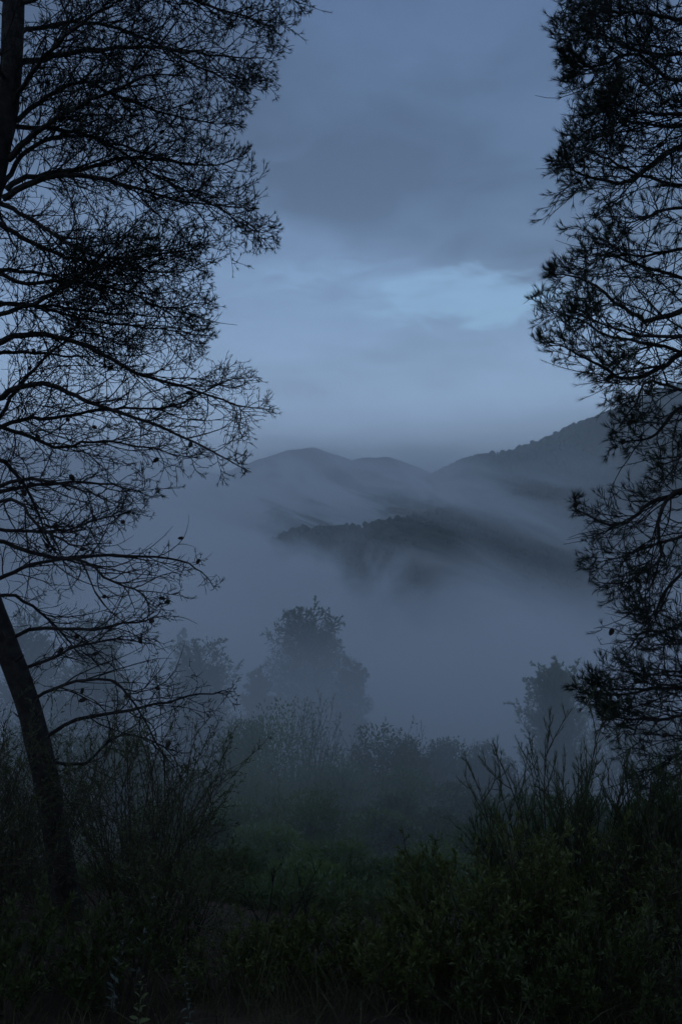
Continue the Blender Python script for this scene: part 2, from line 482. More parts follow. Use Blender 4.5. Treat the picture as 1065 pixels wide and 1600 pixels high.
def forest():
    """far-off wood on the hills across the valley: reads as one mass"""
    n = 200000
    az_ = RNG.uniform(-25, 26, n) * math.pi / 180
    r = np.sqrt(RNG.uniform(480 ** 2, 1420 ** 2, n))
    keep = RNG.random(n) < np.clip(620 / r, 0, 1) ** 0.5
    r = r[keep]; az_ = az_[keep]
    x = r * np.sin(az_); y = r * np.cos(az_); z = height(x, y)
    dens = fbm(x / 70, y / 70, 3, 21)
    keep = (dens > -0.22 + 0.12 * RNG.random(len(x))) & (z > -72)
    x, y, z, r = x[keep], y[keep], z[keep], r[keep]
    m = min(len(x), 21000); sel = RNG.permutation(len(x))[:m]; x, y, z, r = x[sel], y[sel], z[sel], r[sel]
    import bmesh
    bm = bmesh.new(); bmesh.ops.create_icosphere(bm, subdivisions=1, radius=1.0)
    bv = np.array([v.co[:] for v in bm.verts]); bf = np.array([[v.index for v in f.verts] for f in bm.faces]); bm.free()
    S = RNG.uniform(1.5, 2.7, m) * RNG.uniform(0.7, 1.2, m) * np.clip(r / 800, 0.85, 1.35); H = S * RNG.uniform(0.8, 1.2, m)
    V = bv[None] * (1 + RNG.normal(0, 0.20, (m, len(bv), 1)))
    V = V * np.stack([S, S, H], -1)[:, None]
    V = V + np.stack([x, y, z + H * 0.75], -1)[:, None]
    Fc = bf[None] + (np.arange(m) * len(bv))[:, None, None]
    o = mesh_obj('forest', V.reshape(-1, 3), Fc.reshape(-1, 3), M_FOREST)
    o['kind'] = 'stuff'; o['label'] = 'dark wood covering the misty hillsides across the valley'; o['category'] = 'forest'
    return float((z + 2 * H).max())


FOREST_TOP = forest()

# ------------------------------------------------------------------ haze and mist
def box_mesh(name, lo, hi, mat):
    x0, y0, z0 = lo; x1, y1, z1 = hi
    V = [(x0, y0, z0), (x1, y0, z0), (x1, y1, z0), (x0, y1, z0), (x0, y0, z1), (x1, y0, z1), (x1, y1, z1), (x0, y1, z1)]
    F = np.array([(0, 3, 2, 1), (4, 5, 6, 7), (0, 1, 5, 4), (1, 2, 6, 5), (2, 3, 7, 6), (3, 0, 4, 7)])
    return mesh_obj(name, V, F, mat)


def vol_mat(name, col, dens, aniso=0.2):
    m = bpy.data.materials.new(name); m.use_nodes = True
    nt = m.node_tree; nt.nodes.clear()
    o = nt.nodes.new('ShaderNodeOutputMaterial'); v = nt.nodes.new('ShaderNodeVolumePrincipled')
    v.inputs['Color'].default_value = (*col, 1); v.inputs['Density'].default_value = dens
    v.inputs['Anisotropy'].default_value = aniso
    nt.links.new(v.outputs[0], o.inputs['Volume'])
    return m, NT(nt), v


HAZE_D = 0.00056
hm, _, _ = vol_mat('haze_air', (0.985, 0.99, 1.0), HAZE_D, 0.7)
hz = box_mesh('haze', (-4400, -4400, HILL_LOW - 1.0), (4400, 4400, max(HILL_TOP, FOREST_TOP) + 4), hm)
hz['kind'] = 'stuff'; hz['label'] = 'thin blue dawn haze filling the whole valley air'; hz['category'] = 'haze'

def slope_mist():
    m, t, v = vol_mat('slope_mist_air', (0.985, 0.99, 1.0), 0.0, 0.5)
    geo = t.new('ShaderNodeNewGeometry')
    x, y, z = t.sep(geo.outputs['Position'])
    n = t.noise(t.comb(t.m('MULTIPLY', x, 0.8), t.m('MULTIPLY', y, 0.25), t.m('ADD', z, t.m('MULTIPLY', x, 0.2))), 0.055, 2.0, 0.55, 0.3)
    # height above the slanting top of the bank, which follows the hillside
    hgt = t.m('ADD', z, t.m('ADD', t.m('MULTIPLY', y, t.sstep(x, -50.0, 60.0, 0.140, 0.158)), 2.0))
    hgt = t.m('ADD', hgt, t.m('MULTIPLY', t.m('SUBTRACT', n, 0.5), t.m('MULTIPLY', y, -0.30)))
    k = t.m('DIVIDE', hgt, t.m('ADD', t.m('MULTIPLY', y, 0.10), 2.0))
    d = t.sstep(k, 1.0, -1.0)
    d = t.m('MULTIPLY', d, t.m('MULTIPLY', t.sstep(y, 4.5, 15.0), t.sstep(y, 240.0, 110.0)))
    t.link(t.m('MULTIPLY', d, t.sstep(y, 22.0, 95.0, 0.0140, 0.031)), v.inputs['Density'])
    m.cycles.volume_step_rate = 0.45
    ob = box_mesh('mist_bank', (-190, 4.2, -118), (190, 242, 1.5), m)
    ob['kind'] = 'stuff'; ob['label'] = 'thick mist lying against the bushy slope below the viewpoint'; ob['category'] = 'mist'


def valley_mist():
    m, t, v = vol_mat('valley_mist_air', (0.985, 0.99, 1.0), 0.0, 0.5)
    geo = t.new('ShaderNodeNewGeometry')
    x, y, z = t.sep(geo.outputs['Position'])
    # wisps drawn out sideways and slanting down to the right
    q = t.comb(t.m('MULTIPLY', x, 0.60), t.m('MULTIPLY', y, 0.17), t.m('MULTIPLY', t.m('ADD', z, t.m('MULTIPLY', x, 0.42)), 1.5))
    n = t.noise(q, 0.0125, 5.0, 0.68, 1.1)
    wisp = t.m('ADD', t.sstep(n, 0.48, 0.60), t.m('MULTIPLY', t.sstep(n, 0.53, 0.66), 2.6))
    # thicker and higher on the left of the valley, broken on the right
    top = t.m('ADD', t.sstep(x, 260.0, -200.0, 8.0, 30.0), t.sstep(y, 750.0, 1300.0, 0.0, 12.0))
    prof = t.sstep(t.m('SUBTRACT', z, top), 20.0, -70.0)
    ends = t.m('MULTIPLY', t.sstep(y, 120.0, 260.0), t.sstep(y, 1500.0, 1100.0))
    leftk = t.sstep(x, 60.0, -200.0, 0.0, 0.28)
    d = t.m('MULTIPLY', t.m('ADD', t.m('MULTIPLY', wisp, t.sstep(x, 90.0, 330.0, 1.0, 0.5)), leftk), t.m('MULTIPLY', prof, ends))
    deep = t.m('MULTIPLY', t.sstep(z, -60.0, -100.0), ends)
    # the mist has torn open in front of the wooded spur on the right
    hx = t.m('DIVIDE', t.m('SUBTRACT', x, 165.0), 125.0); hz_ = t.m('DIVIDE', t.m('ADD', z, t.m('ADD', t.m('MULTIPLY', x, 0.12), 44.0)), 74.0)
    hy = t.m('DIVIDE', t.m('SUBTRACT', y, 560.0), 330.0)
    hole = t.m('ADD', t.m('ADD', t.m('MULTIPLY', hx, hx), t.m('MULTIPLY', hz_, hz_)), t.m('ADD', t.m('MULTIPLY', hy, hy), t.m('MULTIPLY', t.m('SUBTRACT', n, 0.5), 7.0)))
    d = t.m('MULTIPLY', d, t.sstep(hole, 0.0, 2.1, 0.33, 1.0))
    d = t.m('ADD', d, t.m('MULTIPLY', deep, 1.3))
    t.link(t.m('MULTIPLY', d, 0.0068), v.inputs['Density'])
    m.cycles.volume_step_rate = 0.55
    ob = box_mesh('mist', (-1100, 118, HILL_LOW - 0.5), (1100, 1905, 132), m)
    ob['kind'] = 'stuff'; ob['label'] = 'broken drifting mist between the wooded hills of the valley'; ob['category'] = 'mist'


slope_mist()
valley_mist()

# ------------------------------------------------------------------ pines
def smooth_poly(pts, n):
    """Catmull-Rom resample of a control polyline (k,3) to n points"""
    pts = np.asarray(pts, float); k = len(pts)
    p = np.concatenate([[2 * pts[0] - pts[1]], pts, [2 * pts[-1] - pts[-2]]])
    t = np.linspace(0, k - 1 - 1e-6, n); i = t.astype(int); f = (t - i)[:, None]
    a, b, c, d = p[i], p[i + 1], p[i + 2], p[i + 3]
    return 0.5 * ((2 * b) + (c - a) * f + (2 * a - 5 * b + 4 * c - d) * f ** 2 + (3 * b - a - 3 * c + d) * f ** 3)


def cone_geo(g, c, axis, L, rng):
    """a small open pine cone: overlapping scales round a spindle"""
    axis = unit(axis); u, v = perp(axis[None]); u = u[0]; v = v[0]
    rings = 6; s = 7
    ts = np.linspace(0, 1, rings); rr = L * 0.30 * np.sin(np.pi * (0.12 + 0.80 * ts)) ** 0.8
    V = []
    for k in range(rings):
        for j in range(s):
            a = 2 * np.pi * (j + 0.5 * (k % 2)) / s
            V.append(c + axis * L * ts[k] + (u * np.cos(a) + v * np.sin(a)) * rr[k] * (1 + 0.18 * ((j + k) % 2)))
    V.append(c); V.append(c + axis * L * 1.06)
    q = []; t = []
    for k in range(rings - 1):
        for j in range(s):
            q.append((k * s + j, k * s + (j + 1) % s, (k + 1) * s + (j + 1) % s, (k + 1) * s + j))
    for j in range(s):
        t.append((rings * s, (j + 1) % s, j)); t.append((rings * s + 1, (rings - 1) * s + j, (rings - 1) * s + (j + 1) % s))
    n0 = g.n
    g.add(V, np.array(q), None); g.t.append(np.array(t) + n0)


CONE_MESH = None


def pine_cone(parent, c, axis, L, rng):
    """a pine cone hanging on a limb: copies share one mesh"""
    global CONE_MESH
    if CONE_MESH is None:
        g = Geo(); cone_geo(g, np.zeros(3), np.array([0, 0, 1.0]), 1.0, rng)
        o = g.build('pine_cone', M_CONE); CONE_MESH = o.data
    else:
        o = bpy.data.objects.new('pine_cone', CONE_MESH); COL.objects.link(o)
    o.parent = parent
    o.location = tuple(float(k) for k in c)
    o.rotation_euler = Vector([float(k) for k in axis]).to_track_quat('Z', 'Y').to_euler()
    o.scale = (L, L, L)
    return o


def limb(tree, org, ctrl, r0, style, rng, dens=1.0, cones=0, bare=False, wide=1.0, xlim=None, sign=1, n2=None):
    """one main limb: branch > twigs, needles, pine_cone. ctrl: world control points"""
    L = np.linalg.norm(np.diff(np.asarray(ctrl), axis=0), axis=1).sum()
    n = max(14, int(L / 0.09)); main = smooth_poly(ctrl, n)
    # small natural kinks
    kick = np.cumsum(rng.normal(0, 0.004, (n, 3)), 0); kick -= kick[0]
    main = main + kick + 0.006 * rng.normal(0, 1, (n, 3))
    if xlim is not None:
        ok = sign * (main[:, 0] - xlim(main[:, 2])) < 0.03
        cut = n if ok[n // 3:].all() else n // 3 + int(np.argmin(ok[n // 3:]))
        main = main[:max(cut, 8)]; n = len(main)
        L = np.linalg.norm(np.diff(main, axis=0), axis=1).sum()
    rad = 0.68 * r0 * (1 - np.linspace(0, 1, n)) ** 0.9 + 0.0032
    g = Geo(); tubes(g, main[None], rad[None], 7)
    M = main[None]
    tw = Geo(); nd = Geo()
    # second order
    k2 = n2 or max(6, int(L * (11 if not bare else 8) * dens))
    p, d, t, par = branch(M, k2, 0.10 if L > 1.2 else 0.05, 0.99, style['a2'], 0.22, 0.25, rng, alt=True)
    d = unit(d + np.array(style['lean2']))
    len2 = wide * (0.22 + 0.55 * np.sin(np.pi * np.clip(t * 0.85 + 0.12, 0, 1))) * rng.uniform(0.55, 1.25, len(t)) * min(1.0, 0.45 + L / 3.0)
    len2 = np.minimum(len2, L * (1.08 - t) + 0.15)
    def lim(p, d, ln):
        if xlim is None: return ln
        e = p + d * ln[:, None]
        over = sign * (e[:, 0] - xlim(e[:, 2]))
        return np.where(over > 0, np.maximum(ln - over - 0.02, 0.12 * ln), ln)
    len2 = lim(p, d, len2)
    s2 = grow(p, d, len2, 7, style['wig'], style['trop2'], 0.75, rng)
    tp = np.linspace(1, 0.25, 8)[None]
    tubes(tw, s2, (0.0024 + 0.0060 * len2[:, None]) * tp, 3)
    # third
    k3 = 7 if not bare else 5
    p, d, t, par = branch(s2, k3, 0.12, 0.98, style['a3'], 0.25, 0.0, rng, alt=True)
    # shoots come in clumps with open gaps between them
    cl_ = fbm(p[:, 0] * 2.6 + p[:, 1] * 1.1, p[:, 2] * 3.4 + p[:, 1] * 0.9, 3, 61)
    keep = rng.random(len(p)) < np.clip((0.86 if not bare else 0.75) + 2.0 * cl_, 0.2, 1.0)
    if xlim is not None: keep &= sign * (p[:, 0] - xlim(p[:, 2])) < 0.02
    p, d, t, par = p[keep], d[keep], t[keep], par[keep]
    len3 = (0.07 + 0.30 * len2[par] * (1.15 - t)) * rng.uniform(0.6, 1.3, len(t))
    len3 = lim(p, d, len3)
    s3 = grow(p, d, len3, 4, style['wig'] * 1.25, style['trop3'], 0.7, rng)
    tubes(tw, s3, (0.0028 + 0.0048 * len3[:, None]) * np.linspace(1, 0.45, 5)[None], 3)
    # fourth
    k4 = 3 if not bare else 2
    p, d, t, par = branch(s3, k4, 0.25, 1.0, style['a3'], 0.3, 0.0, rng)
    keep = rng.random(len(p)) < (0.8 if not bare else 0.5)
    if xlim is not None: keep &= sign * (p[:, 0] - xlim(p[:, 2])) < 0.01
    p, d, t, par = p[keep], d[keep], t[keep], par[keep]
    len4 = (0.03 + 0.33 * len3[par]) * rng.uniform(0.6, 1.4, len(t))
    s4 = grow(p, d, len4, 3, style['wig'] * 1.4, style['trop3'], 0.6, rng)
    tubes(tw, s4, np.full((len(s4), 4), 0.0027) * np.linspace(1, 0.7, 4)[None], 3)
    # needle tufts at the tips and back along the last shoots
    nf = style['nf'] * (0.06 if bare else 1.0)
    for s, frac in ((s3, 0.95), (s4, 0.9), (s2, 1.0)):
        pr = frac * min(1.0, nf * style['tuft'])
        if xlim is not None:      # needles live near the outside of the crown
            depth_in = np.clip(-sign * (s[:, -1, 0] - xlim(s[:, -1, 2])) / 0.9, 0, 1)
            pr = np.where(depth_in > 0.0, pr, pr * 0.5) * (1.25 - style.get('inner', 0.9) * depth_in)
        pr = pr * np.clip(np.linalg.norm(s[:, -1] - s[:, 0], axis=1) / 0.075, 0.12, 1.0)
        q = rng.random(len(s)) < pr
        ss = s[q]
        if not len(ss): continue
        K = style['per']
        tt = 1 - rng.random((len(ss), K)) ** 1.5 * style['back']
        pp, TT = at(ss, tt)
        pp = pp.reshape(-1, 3); TT = TT.reshape(-1, 3)
        u, v = perp(TT); ph = rng.random((len(pp), 1)) * 6.28
        spread = rng.uniform(0.15, style['spread'], (len(pp), 1))
        dd = unit(TT + (u * np.cos(ph) + v * np.sin(ph)) * spread + np.array([0, 0, style['nz']]))
        needles(nd, pp, dd, style['nl'] * rng.uniform(0.6, 1.15, len(pp)), style['nw'], rng)
    bo = g.build('branch', M_BARK, None, True, loc=main[0])
    bo.parent = tree; bo.location = Vector([float(c) for c in main[0] - org])
    a = tw.build('twigs', M_TWIG, None, loc=main[0]); a.parent = bo; a.location = (0, 0, 0); a['kind'] = 'stuff'
    b = nd.build('needles', M_NEEDLE, None, loc=main[0])
    if b: b.parent = bo; b.location = (0, 0, 0); b['kind'] = 'stuff'
    for c in range(cones):
        i = rng.integers(0, len(s2)); j = rng.integers(2, 6)
        pc = s2[i, j]; ax = unit(s2[i, j] - s2[i, j - 1] + rng.normal(0, 0.5, 3))
        pine_cone(bo, pc - main[0], ax, rng.uniform(0.045, 0.065), rng)
    return bo


LEFT_STYLE = dict(a2=0.75, a3=0.75, lean2=(0.15, 0, 0.0), wig=0.19, trop2=(0.03, 0, 0.005), trop3=(0.04, 0, 0.06),
                  nf=1.0, tuft=0.85, per=14, back=0.22, spread=1.0, nl=0.046, nw=0.0018, nz=0.10, inner=0.5)
RIGHT_STYLE = dict(a2=0.75, a3=0.70, lean2=(-0.15, 0, -0.05), wig=0.16, trop2=(-0.03, 0, 0.03), trop3=(-0.03, 0, 0.09),
                   nf=1.0, tuft=1.0, per=25, back=0.42, spread=0.72, nl=0.068, nw=0.0014, nz=0.08, inner=1.0)


def trunk_mesh(tree, org, path, radii, name='trunk'):
    path = smooth_poly(path, 90); n = len(path)
    rr = np.interp(np.linspace(0, 1, n), np.linspace(0, 1, len(radii)), radii)
    S = 28
    T = unit(np.gradient(path, axis=0)); ref = np.array([0, 1.0, 0.05]); u = unit(np.cross(T, ref)); v = np.cross(T, u)
    a = np.arange(S) * 2 * np.pi / S
    s = np.arange(n)[:, None]
    # plates and furrows of the bark
    bark = 1 + 0.26 * fbm(a[None] * 4.5 + 0 * s, s * 0.28, 3, 51) + 0.10 * np.abs(fbm(a[None] * 9 + 0.2 * s, s * 0.8, 2, 57))
    flare = 1 + 0.55 * np.exp(-s / 4.0)
    R = rr[:, None] * bark * flare
    V = path[:, None] + (u[:, None] * np.cos(a)[None, :, None] + v[:, None] * np.sin(a)[None, :, None]) * R[..., None]
    idx = np.arange(n * S).reshape(n, S)
    q = np.stack([idx[:-1], np.roll(idx[:-1], -1, 1), np.roll(idx[1:], -1, 1), idx[1:]], -1).reshape(-1, 4)
    o = mesh_obj(name, V.reshape(-1, 3), q, M_BARK, None, True, loc=org)
    o.parent = tree; o.location = (0, 0, 0)
    return path


def nearest_on(path, z):
    i = int(np.argmin(np.abs(path[:, 2] - z))); return path[i]


# ---- left pine: trunk leans out of the picture and comes back at the top
rngL = np.random.default_rng(5)
LD = 6.5
lt = [(112, 1440), (95, 1345), (74, 1225), (46, 1105), (8, 1000), (-26, 900), (-50, 760), (-56, 600), (-42, 450), (-14, 300), (10, 170), (20, 60), (24, -100), (22, -330), (26, -560), (30, -760)]
lpath = P([p[0] for p in lt], [p[1] for p in lt], LD)
lorg = lpath[0].copy(); lorg[2] = float(height(np.array(lorg[0]), np.array(lorg[1]))) - 0.05
lpath = np.concatenate([[lorg + [0.02, 0, -0.15]], lpath])
ltree = empty('pine_tree', lorg, 'tall pine with leaning dark trunk and sparse bare lower limbs, filling the left edge', 'pine tree', 'pines framing the valley view')
lpath = trunk_mesh(ltree, lorg, lpath, [0.115, 0.105, 0.098, 0.094, 0.09, 0.088, 0.09, 0.09, 0.09, 0.088, 0.084, 0.076, 0.06, 0.04, 0.02])
# right-hand outline of the crown: x in metres as a function of z
LB = [(-250, 470), (-60, 480), (5, 478), (40, 455), (75, 440), (100, 395), (122, 370), (150, 335), (175, 350), (192, 410), (235, 420), (300, 428), (345, 410), (385, 370), (410, 340), (430, 320), (460, 332), (500, 320), (530, 345), (560, 385), (590, 405), (620, 425), (660, 428), (700, 392), (745, 398), (765, 300), (785, 200), (830, 205), (850, 300), (900, 330), (930, 345), (955, 275), (1000, 250), (1050, 290), (1075, 365), (1110, 368), (1140, 320), (1200, 300), (1240, 300), (1300, 280)]
lbz = P(0, [b[1] * 0 + b[0] for b in LB], LD)[:, 2]; lbx = P([b[1] for b in LB], [b[0] for b in LB], LD)[:, 0]
lo_ = np.argsort(lbz)
def xlimL(z): return np.interp(z, lbz[lo_], lbx[lo_]) + 0.03 * np.sin(z * 37.0) + 0.02 * np.sin(z * 83.0)


LL = [  # (control pixels, end-depth offset, base radius, options)
    ([(24, -60), (120, -110), (250, -120), (400, -60), (470, 0)], 0.5, 0.030, {}),
    ([(24, 10), (100, -20), (220, -25), (340, 10), (430, 40), (460, 55)], -0.4, 0.030, {}),
    ([(22, 100), (85, 90), (150, 77), (235, 75), (320, 88), (410, 93)], 0.3, 0.032, {}),
    ([(12, 250), (40, 222), (75, 195), (110, 172), (160, 148), (230, 120), (300, 118)], -0.5, 0.036, {}),
    ([(8, 295), (60, 275), (130, 262), (200, 246), (270, 250), (340, 258), (418, 230)], 0.6, 0.030, {}),
    ([(4, 310), (50, 287), (110, 272), (170, 280), (230, 297), (290, 312), (410, 322)], 0.0, 0.036, {}),
    ([(2, 320), (40, 338), (90, 372), (150, 400), (230, 395), (330, 380)], -0.6, 0.026, {}),
    ([(-8, 345), (45, 377), (90, 397), (150, 412), (250, 425), (320, 420)], 0.5, 0.028, {}),
    ([(20, 60), (60, 40), (130, 30), (220, 50), (330, 110), (380, 118)], 0.9, 0.026, {}),
    ([(14, 200), (60, 160), (130, 130), (200, 160), (300, 190), (400, 200)], 0.8, 0.028, {}),
    ([(12, 180), (50, 110), (100, 60), (160, 10), (220, -40)], -0.8, 0.026, {}),
    ([(0, 300), (40, 240), (90, 215), (160, 220), (260, 280), (350, 330), (400, 360)], 1.0, 0.026, {}),
    ([(-30, 420), (40, 440), (110, 440), (190, 452), (250, 478), (325, 470)], 0.2, 0.024, {}),
    ([(-35, 500), (50, 476), (100, 452), (150, 426), (200, 405), (280, 400)], -0.4, 0.026, {}),
    ([(-40, 470), (60, 480), (140, 500), (220, 510), (300, 515)], 0.7, 0.022, {}),
    ([(-50, 560), (0, 535), (30, 521), (75, 520), (120, 530), (165, 550), (220, 581), (270, 596), (320, 612), (370, 632), (425, 640)], 0.2, 0.038, dict(thin=1)),
    ([(-52, 640), (0, 622), (30, 605), (70, 600), (110, 614), (150, 630), (200, 652), (250, 668), (300, 690), (350, 714), (398, 738)], -0.3, 0.036, dict(thin=1)),
    ([(-52, 690), (0, 668), (30, 655), (80, 654), (140, 645), (200, 640), (270, 640), (350, 600), (400, 590)], 0.5, 0.026, dict(thin=1)),
    ([(-50, 720), (0, 720), (20, 735), (40, 765), (60, 800), (75, 850), (120, 900)], 0.4, 0.026, dict(thin=1)),
    ([(-50, 650), (30, 680), (90, 700), (150, 690), (230, 700), (290, 715)], 0.8, 0.024, dict(thin=1)),
    ([(-45, 780), (30, 750), (90, 755), (150, 775), (200, 810)], -0.3, 0.022, dict(thin=1)),
    ([(-35, 855), (0, 845), (60, 865), (110, 872), (175, 868), (240, 870), (290, 880), (318, 896), (345, 930)], 0.2, 0.026, dict(bare=1)),
    ([(-28, 915), (20, 895), (60, 880), (130, 877), (170, 905), (215, 922), (245, 950)], -0.4, 0.024, dict(bare=1, more=1)),
    ([(-38, 820), (40, 830), (100, 830), (150, 815), (205, 800)], 0.5, 0.020, dict(thin=1)),
    ([(-20, 930), (30, 935), (70, 960), (110, 1000), (140, 1040)], 0.6, 0.020, dict(bare=1, more=1)),
    ([(2, 1000), (60, 983), (130, 985), (190, 975), (235, 966), (252, 955)], 0.0, 0.022, dict(bare=1)),
    ([(20, 1050), (80, 1030), (120, 1012), (180, 1000), (245, 1008)], 0.5, 0.020, dict(bare=1, more=1)),
    ([(44, 1100), (100, 1068), (170, 1060), (210, 1100), (260, 1180), (310, 1235)], -0.6, 0.018, dict(bare=1)),
    ([(60, 1160), (120, 1125), (190, 1112), (250, 1100), (300, 1086), (350, 1078), (378, 1080)], 0.2, 0.022, dict(bare=1)),
    ([(70, 1190), (130, 1190), (180, 1150), (240, 1160), (290, 1210)], 0.7, 0.018, dict(bare=1)),
    ([(-40, 800), (20, 780), (60, 820), (110, 850), (180, 850)], -0.8, 0.020, dict(bare=1, more=1)),
    ([(-50, 700), (10, 640), (70, 560), (130, 520), (200, 540)], 1.0, 0.024, dict(thin=1)),
]
for i, (cp, dz, r0, op) in enumerate(LL):
    k = len(cp); dd = LD + dz * np.linspace(0, 1, k) ** 1.2
    pts = P([c[0] for c in cp], [c[1] for c in cp], dd)
    st = dict(LEFT_STYLE)
    z = pts[-1, 2]
    if op.get('thin'): st['tuft'] = 0.38; st['per'] = 9; st['nl'] = 0.045
    if op.get('bare'): st['trop3'] = (0.02, 0, 0.02); st['wig'] = 0.2; st['tuft'] = 2.2
    limb(ltree, lorg, pts, r0, st, rngL, dens=1.8 if i < 12 else 1.6 if i < 15 else 1.2 if not op.get('more') else 1.9, cones=2 if i > 14 else i % 2,
         bare=bool(op.get('bare')), xlim=xlimL, sign=1, wide=1.0)
# snapped-off stubs of shed limbs down the bare part of the trunk
for i in range(11):
    b_ = nearest_on(lpath, -3.0 + i * 0.36 + rngL.normal(0, 0.08)); a_ = rngL.uniform(-0.9, 0.9) + (math.pi if i % 3 == 0 else 0)
    dv_ = unit(np.array([math.cos(a_), math.sin(a_) - 0.5, rngL.uniform(-0.1, 0.6)])); ln_ = rngL.uniform(0.13, 0.30)
    sg = Geo(); tubes(sg, grow(b_[None], dv_[None], np.array([ln_]), 5, 0.10, (0, 0, 0.02), 0.5, rngL), rngL.uniform(0.008, 0.016) * np.array([[1.3, 1.1, 0.9, 0.8, 0.7, 0.35]]), 6)
    so_ = sg.build('broken_branch', M_BARK, None, True, loc=b_); so_.parent = ltree; so_.location = Vector([float(c) for c in b_ - lorg])
# limbs on the other sides of the trunk: away from, towards and to the left of the viewpoint
for i in range(17):
    z = 4.4 - i * 0.30
    base = nearest_on(lpath, z); az_ = rngL.uniform(0.9, 2.5) if i % 2 else rngL.uniform(2.7, 5.0)
    if i % 5 == 0: az_ = rngL.uniform(0.4, 0.9)
    ln = rngL.uniform(1.3, 2.1) * (1.0 if z > 0 else 0.8)
    dirv = np.array([math.cos(az_), math.sin(az_), 0.0])
    c = [base, base + dirv * ln * 0.3 + [0, 0, 0.12], base + dirv * ln * 0.65 + [0, 0, 0.16], base + dirv * ln + [0, 0, 0.02 if z < 1 else 0.2]]
    st = dict(LEFT_STYLE); st['lean2'] = (0, 0, 0); st['trop2'] = (0, 0, 0.01); st['trop3'] = (0, 0, 0.06)
    limb(ltree, lorg, c, 0.026, st, rngL, dens=0.9 if z > 1.5 else 0.6, cones=1 if i % 3 == 0 else 0, xlim=xlimL)
# crown above the picture
for i in range(9):
    z = 4.6 + i * 0.36
    base = nearest_on(lpath, z); az_ = i * 2.4
    ln = 1.9 - i * 0.17; dirv = np.array([math.cos(az_), math.sin(az_), 0.35])
    st = dict(LEFT_STYLE); st['lean2'] = (0, 0, 0); st['per'] = 7
    limb(ltree, lorg, [base, base + dirv * ln * 0.5, base + dirv * ln], 0.022, st, rngL, dens=0.4)

# ---- right pine: trunk stands outside the picture, limbs reach in and turn up
rngR = np.random.default_rng(8)
RD = 6.0
rt = [(1330, 1500), (1322, 1300), (1310, 1100), (1300, 900), (1296, 700), (1290, 500), (1288, 300), (1286, 100), (1284, -150), (1280, -400), (1280, -640), (1282, -820)]
rpath = P([p[0] for p in rt], [p[1] for p in rt], RD)
rorg = rpath[0].copy(); rorg[2] = float(height(np.array(rorg[0]), np.array(rorg[1]))) - 0.05
rpath = np.concatenate([[rorg + [0.02, 0, -0.15]], rpath[rpath[:, 2] > rorg[2] + 0.2]])
rtree = empty('pine_tree', rorg, 'long-needled pine whose drooping limbs reach in from the right edge', 'pine tree', 'pines framing the valley view')
rpath = trunk_mesh(rtree, rorg, rpath, [0.13, 0.12, 0.11, 0.105, 0.10, 0.09, 0.08, 0.07, 0.05, 0.03])
RB = [(-250, 880), (-40, 890), (0, 888), (25, 905), (55, 905), (90, 873), (130, 905), (170, 925), (200, 905), (235, 868), (290, 870), (310, 900), (345, 945), (368, 960), (380, 868), (400, 880), (430, 850), (450, 855), (480, 860), (530, 842), (560, 870), (585, 920), (610, 952), (650, 950), (690, 955), (725, 1000), (760, 985), (775, 893), (800, 900), (820, 930), (850, 930), (880, 925), (910, 908), (940, 950), (975, 990), (1000, 985), (1030, 965), (1080, 905), (1110, 925), (1130, 925), (1160, 950), (1200, 980), (1230, 1010)]
rbz = P(0, [b[0] for b in RB], RD)[:, 2]; rbx = P([b[1] for b in RB], [b[0] for b in RB], RD)[:, 0]
ro_ = np.argsort(rbz)
def xlimR(z): return np.interp(z, rbz[ro_], rbx[ro_]) + 0.03 * np.sin(z * 41.0) + 0.02 * np.sin(z * 77.0)


